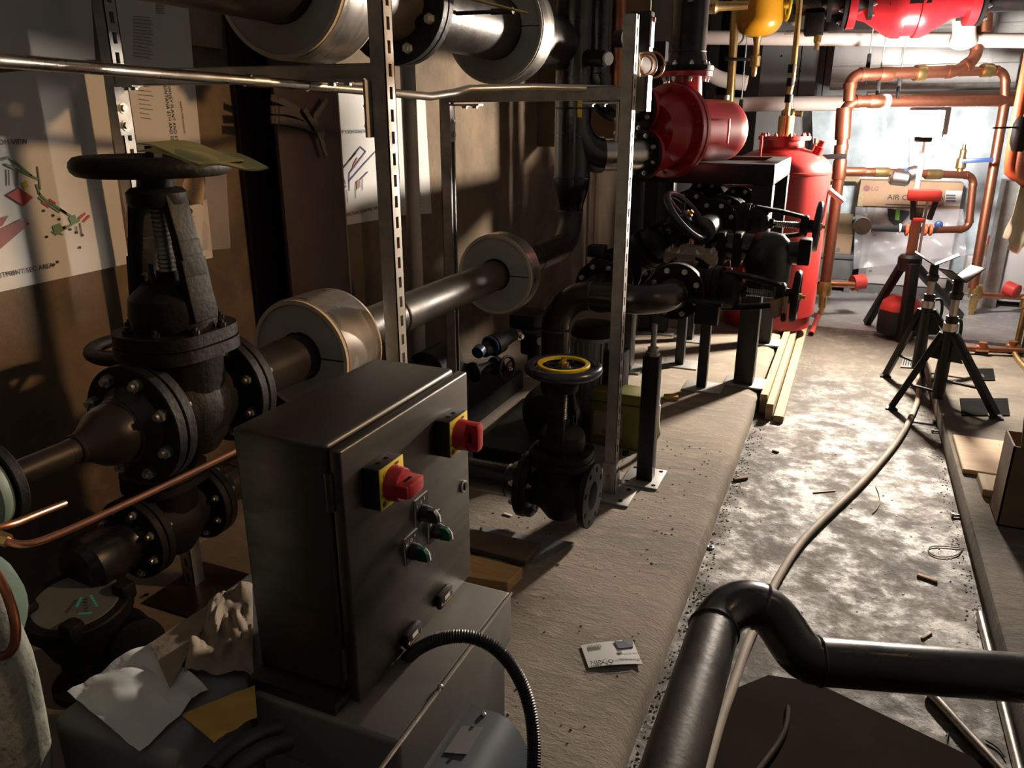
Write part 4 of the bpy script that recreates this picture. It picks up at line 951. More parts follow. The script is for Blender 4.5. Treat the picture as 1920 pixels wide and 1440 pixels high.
b = MB(); b.mm((TX0 + TW, TY0 + TW, TZ - .03), (TX1 - TW, TY1 - TW, TZ - .02)); b.build('top_plate', 'frameblk', r)
# short support posts under the valves
for lab, x, y, h, w_ in (('thin black post with a slotted top plate in front of the table frame', -.608, 3.98, .47, .05), ('thin black post behind the screw jack post under the table', -.80, 4.35, .55, .05), ('black post with a rusty plate under the rear table valves', -.86, 4.92, .5, .06)):
    r = T('valve_post', lab, 'pipe support', (x, y, PADZ))
    b = MB(); b.mm((x - w_ / 2, y - w_ / 2, PADZ + .008), (x + w_ / 2, y + w_ / 2, PADZ + h), .003); b.build('post', 'frameblk', r)
    b = MB(); b.mm((x - .09, y - .08, PADZ), (x + .11, y + .09, PADZ + .008), .001); b.build('base_plate', 'zinc', r)
    b = MB(); b.mm((x - .07, y - .20, PADZ + h), (x + .06, y + .06, PADZ + h + .014), .004); b.mm((x - .05, y - .04, PADZ + h - .05), (x + .05, y + .04, PADZ + h)); b.build('top_plate', 'frameblk', r)
# ------------------------------------------------------------ red separator on the table
RC = at(1255, 246, D=3.80); a = AX
r = T('air_separator', 'glossy red separator lying on the black table with a big flange and domed end', 'separator', RC)
b = MB(); b.lathe(RC - a * .02, a, [(0, .218), (.003, .222), (.026, .222), (.029, .219), (.030, .216), (.034, .216), (.035, .219), (.038, .222), (.058, .222), (.061, .218)], 56); mf = b.build('main_flange', 'red', r)
bolts(mf, RC - a * .02, -a, .195, 14, .010, .008, m='red')
b = MB(); b.lathe(RC - a * .02, -a, [(0, .17), (.02, .165), (.05, .15), (.09, .13), (.10, .125)], 44); b.build('front_cover', 'red', r)
R0 = .152
b = MB(); b.lathe(RC + a * .035, a, [(0, R0)] + [(.38 * i / 8, R0) for i in range(1, 9)] + [(.38 + .085 * math.sin(t * math.pi / 16), R0 * math.cos(t * math.pi / 16)) for t in range(1, 9)], 52); b.build('shell', 'red', r)
tip = RC + a * (.035 + .465); b = MB(); b.lathe(tip - a * .01, a, [(0, .022), (.012, .022)], 6); b.lathe(tip, a, [(0, .018), (.03, .018)], 6); b.build('drain_plug', 'red', r)
n_ = V((a.y, -a.x, 0)); hc = RC + a * .24 + n_ * .150
b = MB(); b.tube([hc + V((0, 0, .055)) + a * .03, hc + V((0, 0, .055)) + n_ * .02, hc + n_ * .022, hc + V((0, 0, -.055)) + n_ * .02, hc + V((0, 0, -.055)) + a * .03], .006, 8); b.build('lifting_handle', 'red', r)
for f_ in (FL, FU):
    L_ = (RC - f_).dot(a) - .06
    b = MB(); b.lathe(f_ + a * .004, a, [(0, .113), (.02, .113), (.021, .075), (max(.03, L_), .08)], 36); nz_ = b.build('nozzle', 'red', r)
NB = V((RC.x, RC.y, 0)) + a * .10; NB.z = RC.z
b = MB(); b.lathe(NB + V((0, 0, .12)), (0, 0, 1), [(0, .085), (.10, .078), (.13, .078), (.131, .125), (.155, .125)], 40); nk = b.build('top_neck', 'red', r)
zt = NB.z + .275
r = T('black_pipe', 'wide black vertical pipe bolted on top of the red separator', 'pipe', (NB.x, NB.y, zt))
flange(r, (NB.x, NB.y, zt + .002), (0, 0, 1), .128, .024, 8, 'castblk', r=.012)
bolts(nk, (NB.x, NB.y, zt - .024), (0, 0, -1), .105, 8, .012, .014)
b = MB(); b.lathe((NB.x, NB.y, zt + .02), (0, 0, 1), [(0, .10), (.04, .092), (.07, .085), (1.4, .085)], 36); b.build('pipe_length', 'pipe_shiny', r)
weld(r, (NB.x, NB.y, zt + .09), (0, 0, 1), .086); b = MB(); b.cyl((NB.x + .01, NB.y - .085, zt + .31), (NB.x + .02, NB.y - .11, zt + .31), .016, n=16); b.build('tap_boss', 'galv', r)
# ------------------------------------------------------------ valves gathered under the table
r = T('gate_valve', 'black gate valve lying sideways nearest the walkway, paper tag on its wheel', 'valve', (EXC, 3.21, EZC))
osy(r, (EXC, 3.205, EZC), (0, 1, 0), (1, 0, -.02), .112, .229, .45, .105, 'castblk', wr=.014, hub='brass')
b = MB(); q_ = at(1322, 566, D=3.02); b.box(q_, (.135, .06, .016), Matrix.Rotation(.06, 3, 'Y'), .005); b.box(q_ + V((.01, .01, -.05)), (.09, .05, .08), None, .004); b.build('support_lug', 'frameblk', r)
tg = T('paper_tag', 'tan paper tag hanging from the lowest sideways handwheel', 'tag', at(1462, 575, D=3.0))
b = MB(); b.sheet([at(1450, 598, D=3.0), at(1466, 592, D=3.0), at(1470, 557, D=2.99), at(1443, 565, D=3.0)], 6, 6, .001, lambda x, y: .006 * math.sin(x * 4)); b.build('tag_card', 'card', tg)
b = MB(); b.sheet([at(1468, 588, D=2.98), at(1478, 588, D=2.99), at(1480, 556, D=2.98), at(1470, 556, D=2.97)], 6, 6, .001, lambda x, y: .006 * math.sin(x * 4)); b.build('tag_card', 'card', tg)
MB().lathe(at(1470, 588, D=2.98), (0, 0, -1), [(0, .011), (.026, .011), (.032, .006)], 14).build('cable_end', 'blackplastic', tg)
L2 = 3.82
r = T('gate_valve', 'black gate valve with edge-on blue handwheel inside the table frame', 'valve', (-.59, L2 + .12, .985))
osy(r, (-.59, L2 + .12, .985), (0, 1, 0), (1, 0, -.02), .112, .229, .46, .118, 'bluewheel', wr=.015, hub='brass')
def spool(name, label, pts, R, fl, m='castblk', pm='pipe_shiny', fr=.112, fth=.02):
    r = T(name, label, 'pipe', pts[0])
    for p_, q_ in zip(pts[:-1], pts[1:]): MB().cyl(p_, q_, R, n=30).build('pipe_length', pm, r)
    for c_, ax_ in fl: flange(r, c_, ax_, fr, fth, 8, m, r=.0115)
    return r
spool('flanged_spool', 'black flanged pipe spool facing the walkway above the sideways valve', [V((-.59, L2 - .30, .985)), V((-.59, L2 - .02, .985))], .058, [((-.59, L2 - .003, .985), (0, -1, 0))])
spool('flanged_spool', 'black flanged pipe behind the blue handwheel valve inside the table', [V((-.59, L2 + .25, .985)), V((-.59, 5.26, .985))], .057, [((-.59, L2 + .24, .985), (0, 1, 0)), ((-.59, 4.66, .985), (0, -1, 0))])
spool('flanged_spool', 'flanged black pipe row furthest left under the red separator', [V((-.76, 3.98, 1.0)), V((-.76, 5.4, 1.0))], .057, [((-.76, 4.10, 1.0), (0, -1, 0)), ((-.76, 4.24, 1.0), (0, -1, 0)), ((-.76, 4.55, 1.02), (0, -1, 0))])
spool('flanged_spool', 'black pipe with flange continuing behind the sideways valve', [V((EXC, 3.32, EZC)), V((EXC, 5.2, EZC))], .056, [((EXC, 3.325, EZC), (0, 1, 0)), ((EXC, 3.80, EZC), (0, -1, 0))])
# check valve dome
k = at(1440, 480, D=3.42)
r = T('check_valve', 'round bellied black check valve standing in front of the table leg', 'valve', k)
b = MB(); b.lathe(k + V((0, 0, -.17)), (0, 0, 1), [(0, .07), (.01, .095), (.15, .105), (.20, .102), (.24, .085), (.265, .06), (.275, .02)], 36); b.build('bowl', 'pipe_shiny', r)
b = MB(); b.cyl(k + V((-.30, .02, .03)), k + V((-.05, .0, .03)), .062, n=30); b.cyl(k + V((.05, 0, .02)), k + V((.15, 0, .02)), .05, n=28); b.build('side_neck', 'pipe_shiny', r)
for dx in (-.13, -.20): MB().box(k + V((dx, .0, .025)), (.035, .14, .15), None, .006).build('union_block', 'castblk', r)
MB().box(k + V((.15, 0, .03)), (.05, .10, .11), None, .006).build('union_block', 'castblk', r)
MB().box(k + V((-.22, -.0, -.10)), (.14, .06, .07), None, .004).build('red_plate', 'barrelred', r)
# tilted valve with blue handwheel
B5 = V((-.93, 3.52, .80)); W5 = at(1287, 405, D=3.40); n5 = (W5 - B5).normalized()
p5 = V((0, 1, 0)); p5 = (p5 - n5 * p5.dot(n5)).normalized()
r = T('gate_valve', 'tilted black valve with a blue handwheel leaning toward the walkway', 'valve', B5)
osy(r, B5, p5, n5, .112, .229, (W5 - B5).length, .138, 'bluewheel', wr=.016, hub='brass')
spool('flanged_spool', 'black flanged pipe stub behind the second strut post, beside the tilted valve', [V((-.93, 2.99, .775)), V((-.93, 3.26, .79))], .057, [((-.93, 3.14, .78), (0, -1, 0)), ((-.93, 3.24, .79), (0, -1, 0))])
spool('flanged_spool', 'black flanged pipe running back from the tilted valve', [V((-.93, 3.54, .80)), V((-.93, 5.6, .82))], .057, [((-.93, 3.60, .80), (0, -1, 0)), ((-.93, 4.5, .81), (0, -1, 0))])
k = at(1296, 470, D=3.36); r = T('bonnet_cover', 'dusty valve cover with bolted rim beneath the tilted blue handwheel', 'valve', k)
b = MB(); b.lathe(k + V((0, 0, -.12)), (0, 0, 1), [(0, .05), (.06, .07), (.07, .115), (.095, .118), (.097, .112), (.12, .112), (.122, .06), (.14, .05)], 36); cv = b.build('cover', 'kraft', r); bolts(cv, k, (0, 0, 1), .095, 8, .010, .010)
k = at(1120, 470, D=3.30); b = MB(); b.box(k, (.075, .06, .05), None, .006); o = b.build('pipe_clip', 'frameblk', None); tag(o, 'small black bracket block behind the second strut post', 'bracket')
b = MB(); q = at(1148, 440, Y=5.9); b.mm((-1.22, 5.0, PADZ), (-1.14, 5.08, 1.9)); o = b.build('back_post', 'frameblk', None); tag(o, 'black upright post behind the table near the wall', 'post')
for i, (x, lab) in enumerate(((1196, 'brown copper pipe rising behind the table, leftmost'), (1318, 'brown copper pipe rising behind the table by the red tank'), (1303, 'second brown copper pipe rising behind the table'))):
    q = at(x, 360, Y=6.3); b = MB(); b.cyl((q.x, q.y, PADZ), (q.x, q.y, 1.35 if i else 2.4), .03, n=20); o = b.build('copper_riser', 'copperold', None); tag(o, lab, 'pipe')
# vertical black pipe with weld rings behind valves
q = at(1340, 350, Y=5.3); b = MB(); b.lathe((q.x, q.y, PADZ + .7), (0, 0, 1), [(0, .05), (.5, .05), (.52, .06), (.56, .06), (.58, .05), (.8, .05)], 26); o = b.build('black_pipe', 'pipe_shiny', None); tag(o, 'short shiny black pipe end in front of the red tank', 'pipe')
# ------------------------------------------------------------ red tank
TC = V((-.455, 5.62, 0)); TR = .315
r = T('red_tank', 'tall red enamelled tank with domed top behind the black table', 'tank', (TC.x, TC.y, PADZ))
b = MB(); b.lathe((TC.x, TC.y, PADZ), (0, 0, 1), [(0, TR - .02), (.01, TR - .02), (.09, TR - .02), (.091, TR), (1.02, TR), (1.022, TR + .004), (1.035, TR + .004), (1.037, TR)] + [(1.04 + .15 * math.sin(t * math.pi / 20), TR * math.cos(t * math.pi / 20)) for t in range(1, 8)] + [(1.185, .13), (1.19, .13), (1.23, .13)], 56); b.build('shell', 'redtank', r)
b = MB(); b.lathe((TC.x, TC.y, 1.33), (0, 0, 1), [(0, .165), (.024, .165)], 40); tf = b.build('top_flange', 'redtank', r); bolts(tf, (TC.x, TC.y, 1.354), (0, 0, 1), .145, 10, .012, .012, m='redtank')
MB().lathe((TC.x, TC.y, 1.35), (0, 0, 1), [(0, .05), (.13, .05)], 28).build('brass_nipple', 'brass', r)
q = TC + V((.22, -.06, 1.27)); MB().lathe(q, (.35, 0, 1), [(-.04, .035), (.02, .035), (.021, .022), (.06, .022)], 16).build('side_plug', 'redtank', r)
MB().mm((TC.x - .12, TC.y - .33, 1.2), (TC.x - .105, TC.y - .29, 1.36)).build('lifting_lug', 'redtank', r)
MB().cyl((TC.x + .315, TC.y - .05, 1.02), (TC.x + .41, TC.y - .05, .95), .02, n=14).build('side_bracket', 'label', r)
b = MB(); b.tube([(TC.x, TC.y, 1.46), (TC.x, TC.y, 1.62), (TC.x + .01, TC.y, 1.7), (TC.x, TC.y, 2.3)], .018, 14); b.build('relief_tube', 'brass', r)
for z in (1.56, 1.66, 1.74): MB().lathe((TC.x, TC.y, z), (0, 0, 1), [(0, .026), (.05, .026)], 14).build('tube_union', 'castblk', r)
# ------------------------------------------------------------ back of the room: cabinets, duct, sheeting
def slab(name, label, x0, y0, x1, y1, Yf, dep, m, cat, bev=.004, z0=None):
    """box whose front face at depth Yf spans the measured corners"""
    p, q = at(x0, y1, Y=Yf), at(x1, y0, Y=Yf)
    lo = V((p.x, Yf, z0 if z0 is not None else p.z)); hi = V((q.x, Yf + dep, q.z))
    r = T(name, label, cat, ((lo.x + hi.x) / 2, Yf, lo.z)); b = MB(); b.mm(lo, hi, bev); b.build('carcass', m, r); return r, lo, hi
r, lo, hi = slab('metal_cabinet', 'tall grey metal cabinet on the back wall behind the red tank', 1405, -120, 1562, 350, 7.9, .38, 'greypanel', 'cabinet', z0=0.0)
for px in (1492, 1538): x = at(px, 200, Y=7.9).x; MB().mm((x - .004, 7.894, .02), (x + .004, 7.9, hi.z - .02)).build('door_seam', 'darkgap', r)
for px, py in ((1500, 133), (1493, 143), (1465, 105)): p_ = at(px, py, Y=7.893); MB().cyl(p_, p_ + V((0, -.004, 0)), .009, n=12).build('cabinet_screw', 'darkgap', r)
r, lo, hi = slab('metal_cabinet', 'dark open cabinet beside the copper pipe, left of the grey cabinet', 1330, -120, 1403, 330, 7.85, .4, 'darkgap', 'cabinet', z0=0.0)
r, lo, hi = slab('metal_cabinet', 'narrow grey panel cabinet behind the wide black vertical pipe', 1255, -120, 1329, 330, 7.85, .4, 'greypanel', 'cabinet', z0=0.0)
r, lo, hi = slab('air_duct', 'large pale sheet metal air duct along the back wall', 1556, -130, 1960, 162, 7.55, .6, 'duct', 'duct')
x0_, x1_ = lo.x, hi.x
z = at(1650, 126, Y=7.55).z; MB().mm((x0_, 7.535, z - .012), (x1_, 7.55, z + .012), .002).build('flange_rib', 'duct', r)
MB().mm((x0_, 7.535, lo.z - .03), (x1_, 7.56, lo.z + .01), .002).build('bottom_rail', 'zinc', r)
z = at(1650, 55, Y=7.55).z; MB().mm((x0_, 7.54, z - .012), (x1_, 7.55, z + .012), .002).build('flange_rib', 'duct', r)
for px in (1700, 1866): x = at(px, 60, Y=7.55).x; MB().mm((x - .015, 7.538, lo.z), (x + .015, 7.55, hi.z)).build('seam_cover', 'lightpanel', r)
for px in (1720, 1745): p_ = at(px, 52, Y=7.53); MB().mm(p_ + V((-.05, 0, -.03)), p_ + V((.05, .005, .03))).build('data_label', 'label', r)
# hanging plastic sheets
def hangsheet(label, corners, Yf, amp, sd, m='sheetblue'):
    P4 = [at(x, y, Y=Yf + dy) for x, y, dy in corners]
    b = MB(); b.sheet(P4, 30, 24, .0006, lambda x, y: amp * (math.sin(x * 17 + sd) * .5 + noise.noise(V((x * 4 + sd, y * 3, 0)))))
    o = b.build('plastic_sheet', m, None, ang=60); tag(o, label, 'plastic sheeting'); return o
hangsheet('hazy plastic sheeting hanging on the back wall right of the lamp tower', [(1705, 520, 0), (1925, 500, 0), (1925, 165, 0), (1705, 195, 0)], 7.62, .02, 2)
hangsheet('bluish plastic sheeting hanging left of the lamp, behind the copper tee', [(1530, 430, 0), (1712, 385, 0), (1712, 198, 0), (1522, 205, 0)], 7.66, .03, 5)
# timber shelving / pallets and stacked cartons
for i, (x0, y0, x1, y1, lab) in enumerate(((1512, 318, 1615, 338, 'upper pale timber rail behind the copper pipes'), (1512, 402, 1600, 418, 'middle pale timber board behind the copper pipes'), (1512, 420, 1600, 436, 'lower pale timber board behind the copper pipes'))):
    p, q = at(x0, y1, Y=7.5), at(x1, y0, Y=7.5); b = MB(); b.mm((p.x, 7.5, p.z), (q.x, 7.55, q.z), .003); o = b.build('timber_rail', 'wood', None, False); tag(o, lab, 'timber')
p, q = at(1512, 478, Y=7.45), at(1600, 440, Y=7.45); r = T('carton', 'plain brown carton with small round marks on the low shelf at the back', 'box', ((p.x + q.x) / 2, 7.5, p.z)); b = MB(); b.mm((p.x, 7.45, p.z), (q.x, 7.8, q.z), .004); b.build('carton_body', 'card', r)
MB().cyl(at(1571, 468, Y=7.449), at(1571, 468, Y=7.446), .018, n=16).build('round_mark', 'inkgrey', r)
p, q = at(1512, 520, Y=7.42), at(1602, 482, Y=7.42); b = MB(); b.mm((p.x, 7.42, p.z), (q.x, 7.95, q.z), .006); b.mm((p.x, 7.40, q.z - .02), (q.x, 7.97, q.z + .02), .003); b.mm((p.x, 7.40, p.z - .03), (q.x, 7.97, p.z), .003); o = b.build('shelf_unit', 'greypaint', None); tag(o, 'low grey shelf unit against the back wall', 'shelf')
b = MB(); b.mm((p.x, 7.42, 0), (p.x + .05, 7.95, p.z - .03)); b.mm((q.x - .05, 7.42, 0), (q.x, 7.95, p.z - .03)); b.build('shelf_leg', 'greypaint', o)
p, q = at(1516, 473, Y=7.1), at(1545, 464, Y=7.1); q.z = at(1540, 482, Y=7.42).z + .051; b = MB(); b.cyl((p.x, 7.48, q.z), (q.x + .03, 7.48, q.z), .03, n=18); o = b.build('insulation_offcut', 'whiteins', None); tag(o, 'pale round offcut lying on the low shelf', 'offcut')
p, q = at(1505, 450, Y=6.4), at(1534, 335, Y=6.4); r = T('carton', 'worn brown carton standing right behind the red tank', 'box', ((p.x + q.x) / 2 - .1, 6.5, 0)); b = MB(); b.mm((p.x - .2, 6.4, 0), (q.x, 6.9, q.z), .006); b.build('carton_body', 'card', r); MB().mm((p.x - .1, 6.395, q.z - .28), (q.x - .02, 6.4, q.z - .13)).build('carton_label', 'label', r); MB().mm((p.x - .2, 6.394, q.z - .42), (q.x - .0, 6.4, q.z - .40)).build('tape_band', 'carddark', r)
p, q = at(1493, 545, Y=6.2), at(1516, 440, Y=6.2); b = MB(); b.mm((p.x, 6.2, .03), (p.x + .07, 6.26, q.z), .004); o = b.build('timber_stud', 'wood', None); tag(o, 'upright pale timber stud beside the red tank', 'timber')
# white boiler cabinet with wrapped carton on top
BY = 7.46
p, q = at(1603, 556, Y=BY), at(1800, 392, Y=BY)
r = T('boiler_cabinet', 'white boiler cabinet under the air conditioner carton', 'boiler', ((p.x + q.x) / 2, BY, 0))
b = MB(); b.mm((p.x, BY, .09), (q.x, 8.1, q.z), .012); b.build('cabinet_body', 'boiler', r); b = MB(); b.mm((p.x + .02, BY + .02, 0), (q.x - .02, 8.08, .09)); b.build('kick_base', 'greypaint', r)
x = at(1625, 500, Y=BY).x; MB().mm((p.x, BY - .006, .09), (x, BY, q.z - .01)).build('corner_trim', 'zinc', r)
for px, py in ((1632, 508), (1622, 442), (1640, 441)): p_ = at(px, py, Y=BY - .001); MB().mm(p_ + V((-.012, -.002, -.006)), p_ + V((.012, 0, .006))).build('badge_mark', 'inkgrey', r)
for px in (1642, 1668): p_ = at(px, 556, Y=BY + .015); MB().cyl(p_ + V((0, 0, .03)), p_ + V((0, -.01, .03)), .012, n=12).build('foot_bolt', 'bolt', r)
ct, cb_ = at(1607, 388, Y=BY - .04), at(1808, 343, Y=BY - .04)
r = T('carton', 'long cardboard carton lettered AIR CONDITIONER on top of the white boiler cabinet', 'box', ((ct.x + cb_.x) / 2, BY, q.z))
b = MB(); b.mm((ct.x, BY - .04, q.z + .001), (cb_.x, 8.0, cb_.z), .004); b.build('carton_body', 'card', r)
p_ = at(1663, 374, Y=BY - .043); text(r, 'AIR CONDITIONER', p_, (1, 0, 0), (0, 0, 1), .062, 'ink')
p_ = at(1660, 383, Y=BY - .042); MB().mm(p_ + V((0, 0, -.004)), p_ + V((.42, .001, .004))).build('printed_rule', 'ink', r)
p_ = at(1625, 353, Y=BY - .041); MB().cyl(p_, p_ + V((0, -.002, 0)), .026, n=24).build('round_logo', 'inkbrown', r); text(r, 'LG', p_ + V((.035, -.002, -.018)), (1, 0, 0), (0, 0, 1), .05, 'inkbrown')
for x0, x1, y0, y1, m_ in ((1607, 1621, 359, 387, 'wood'), (1769, 1805, 358, 385, 'label')): p_, q_ = at(x0, y1, Y=BY - .042), at(x1, y0, Y=BY - .042); MB().mm(p_, q_ + V((0, -.0015, 0))).build('stuck_label', m_, r)
for i in range(3): p_, q_ = at(1773, 368 + i * 5, Y=BY - .0445), at(1792, 365 + i * 5, Y=BY - .0445); MB().mm(p_, q_ + V((0, .001, 0))).build('label_print', 'inkgrey', r)
P4 = [at(1600, 505, Y=BY - .14), at(1812, 478, Y=BY - .14), at(1806, 392, Y=BY - .07), at(1604, 388, Y=BY - .07)]
b = MB(); b.sheet(P4, 30, 24, .0006, lambda x, y: .025 * noise.noise(V((x * 6, y * 6, 1))) + .012 * math.sin(x * 23 + y * 9)); o = b.build('plastic_wrap', 'film', None, ang=60); tag(o, 'crinkled clear plastic wrap hanging over the carton and boiler cabinet', 'plastic wrap')
r, lo, hi = slab('boiler_cabinet', 'second white boiler cabinet cut off at the right edge', 1868, 440, 1990, 560, 7.3, .6, 'boiler', 'boiler', .01, z0=.05); MB().mm((lo.x - .10, 7.26, 0), (lo.x, 7.5, hi.z + .4)).build('corner_trim', 'zinc', r)
p, q = at(1843, 480, Y=7.55), at(1870, 460, Y=7.55); b = MB(); b.mm((p.x, 7.55, p.z), (q.x, 7.75, q.z), .003); o = b.build('carton', 'card', None); tag(o, 'small brown carton with a red bottle on it beside the right copper pipe', 'box')
b = MB(); b.mm((p.x - .12, 7.5, 0), (q.x - .01, 7.9, p.z), .004); o = b.build('side_table', 'boiler', None); tag(o, 'low white cabinet carrying the small brown carton', 'cabinet')
c = at(1857, 458, Y=7.62); b = MB(); b.lathe(c, (0, 0, 1), [(0, .03), (.07, .03), (.09, .012), (.12, .012)], 16); o = b.build('red_bottle', 'barrelred', None); tag(o, 'small red bottle standing on the brown carton', 'bottle')
c = at(1660, 402, Y=BY - .1); b = MB(); b.prism([at(1664, 391, Y=BY - .12), at(1705, 396, Y=BY - .12), at(1705, 402, Y=BY - .12), at(1690, 418, Y=BY - .12), at(1678, 424, Y=BY - .12), at(1666, 412, Y=BY - .12)], (0, .03, 0)); r = b.build('gauge_bracket', 'blackplastic', None); tag(r, 'dark bracket with green tape in front of the boiler cabinet', 'bracket')
MB().prism([at(x, y, Y=BY - .125) for x, y in ((1680, 390), (1688, 391), (1686, 413), (1678, 412))], (0, -.003, 0)).build('green_tape', 'greentape', r)
# ------------------------------------------------------------ copper pipework in front of the boilers
def cY(px): return 6.34 + (px - 1560) / 290 * .62
def cpt(px, py): return at(px, py, Y=cY(px))
def crun(label, pts, rr, m='copperold', fit=(), name='copper_pipe', sm=0):
    r = T(name, label, 'pipe', cpt(*pts[0]))
    Q = [cpt(*p_) for p_ in pts]
    # straight legs with rounded corners
    path = [Q[0]]
    for i in range(1, len(Q) - 1):
        d0, d1 = (Q[i] - Q[i - 1]), (Q[i + 1] - Q[i]); l = min(rr * 2.4, d0.length * .45, d1.length * .45)
        s, e = Q[i] - d0.normalized() * l, Q[i] + d1.normalized() * l
        path += elbow_pts(s, d0, e, d1, 7)
        for c_, d_ in ((s, d0), (e, d1)): MB().lathe(c_ - d_.normalized() * rr * .3, d_, [(0, rr * 1.13), (rr * .9, rr * 1.13)], 20).build('fitting_cup', m, r)
    path.append(Q[-1]); MB().tube(path, rr, 18).build('tube_length', m, r)
    for (px, py, dx, dy, L_, k, mm_) in fit:
        c_ = cpt(px, py); d_ = (cpt(px + dx * 10, py + dy * 10) - c_).normalized(); MB().lathe(c_ - d_ * L_ / 2, d_, [(0, rr * k * .95), (L_ * .1, rr * k), (L_ * .9, rr * k), (L_, rr * k * .95)], 20).build('coupling', mm_, r)
    return r
RC1 = .040
crun('thick copper riser falling from the tee to the brass valve left of the boiler', [(1900, 189), (1585, 190), (1577, 300), (1547, 535)], RC1, 'copperold', ((1581, 232, -.05, 1, .22, 1.35, 'copperold'), (1576, 285, -.06, 1, .10, 1.15, 'copperold'), (1574, 318, -.1, 1, .14, 1.2, 'copperold'), (1640, 190, 1, 0, .1, 1.15, 'copper'), (1660, 190, 1, 0, .04, 1.3, 'label')))
crun('copper pipe rising from the overhead loop behind the lamp', [(1592, 190), (1595, 140), (1795, 134), (1830, 110), (1838, 30)], .042, 'copperold', ((1660, 139, 1, 0, .1, 1.2, 'copperold'), (1724, 137, 1, 0, .07, 1.35, 'brass')))
crun('copper overhead loop with a blue valve tag at the right', [(1800, 135), (1885, 132), (1884, 200)], .032, 'copperold', ((1850, 132, 1, 0, .08, 1.5, 'brass'),))
crun('horizontal copper branch with brass valves bending down beside the lamp tower', [(1577, 322), (1700, 324), (1826, 329), (1816, 430), (1756, 431)], .027, 'copperold', ((1602, 322, 1, 0, .16, 1.25, 'copperold'), (1626, 323, 1, 0, .10, 1.2, 'copper'), (1652, 323, 1, 0, .12, 1.3, 'brass'), (1750, 327, 1, 0, .12, 1.4, 'brass'), (1706, 325, 1, 0, .12, 1.3, 'pvcblue')))
r = T('strainer_valve', 'grey strainer with lever handle on the horizontal copper branch', 'valve', cpt(1685, 328)); MB().lathe(cpt(1668, 332) , (1, .1, -.1), [(0, .04), (.02, .055), (.12, .055), (.14, .04)], 20).build('body', 'galv', r); MB().lathe(cpt(1697, 328), (.9, .3, .25), [(0, .03), (.03, .05), (.08, .05), (.1, .03)], 18).build('cap', 'galv', r)
r = T('black_pipe', 'horizontal black pipe with orange clamps in front of the boiler cabinet', 'pipe', cpt(1680, 428))
MB().cyl(cpt(1625, 427), cpt(1752, 432), .025, n=18).build('pipe_length', 'pvcblue' if 0 else 'blackplastic', r); MB().lathe(cpt(1617, 423) + V((0, -.05, 0)), (0, 1, 0), [(0, .062), (.08, .062)], 28).build('end_cap', 'bronzepipe', r)
for px in (1700, 1709, 1735, 1745): MB().torus(cpt(px, 431), (1, .1, 0), .034, .012, 24, 8).build('orange_clamp', 'orange', r)
for px in (1630, 1687): MB().torus(cpt(px, 428), (1, .1, 0), .028, .008, 20, 8).build('blue_collar', 'label', r)
MB().sphere(cpt(1760, 421), .03, (1, .6, 1)).build('blue_knob', 'pvcblue', r)
crun('thick copper riser right of the lamp tower reaching the floor valve', [(1884, 192), (1824, 540)], .036, 'copperold', ((1830, 505, -.16, 1, .06, 1.12, 'copperold'),))
crun('short copper elbow pipe beside the red tank', [(1480, 323), (1541, 324), (1534, 400)], .028, 'copperold', ((1519, 322, 1, 0, .08, 1.25, 'copperold'),))
def ballvalve(label, px, py, s, left=False, hm='pvcblue'):
    r = T('ball_valve', label, 'valve', cpt(px, py)); c_ = cpt(px, py)
    MB().lathe(c_ + V((0, 0, -.12 * s)), (0, 0, 1), [(0, .022 * s), (.06 * s, .022 * s), (.07 * s, .035 * s), (.13 * s, .035 * s), (.15 * s, .022 * s), (.2 * s, .022 * s), (.21 * s, .012 * s), (.24 * s, .012 * s)], 16).build('valve_body', 'brass', r)
    d = -1 if left else 1; b = MB(); b.beam(c_ + V((0, -.03 * s, 0)), c_ + V((d * .20 * s, -.04 * s, .015)), .03 * s, .012 * s, (0, 1, 0), .003); b.build('lever', hm, r); return r
ballvalve('small brass valve with dark lever on the copper elbow beside the red tank', 1526, 295, 1.1, hm='blackplastic'); ballvalve('small brass valve with blue lever above the copper branch near the lamp', 1803, 302, 1.0)
r = T('ball_valve', 'brass drain valve at the foot of the left copper riser', 'valve', cpt(1546, 545)); c_ = cpt(1546, 540)
MB().lathe(c_ + V((0, 0, .05)), (0, 0, -1), [(0, .04), (.04, .052), (.10, .052), (.12, .03), (.20, .028), (.21, .02), (.26, .02)], 18).build('valve_body', 'brass', r)
MB().cyl(cpt(1552, 532), cpt(1606, 534), .026, n=16).build('side_pipe', 'copper', r); MB().lathe(cpt(1598, 532) + V((0, .03, 0)), (.9, .5, .1), [(0, .06), (.09, .06), (.1, .04)], 22).build('red_cap', 'barrelred', r)
r = T('ball_valve', 'brass drain valve at the foot of the right copper riser', 'valve', cpt(1828, 545)); c_ = cpt(1829, 548)
MB().lathe(c_ + V((0, 0, .06)), (0, 0, -1), [(0, .04), (.04, .05), (.10, .05), (.12, .03), (.20, .028), (.21, .02), (.26, .02)], 18).build('valve_body', 'brass', r)
MB().cyl(cpt(1836, 553), cpt(1935, 558), .024, n=16).build('side_pipe', 'copper', r); MB().lathe(cpt(1888, 540) + V((0, .03, 0)), (.7, -.6, -.2), [(0, .055), (.09, .055), (.1, .04)], 22).build('red_cap', 'barrelred', r)
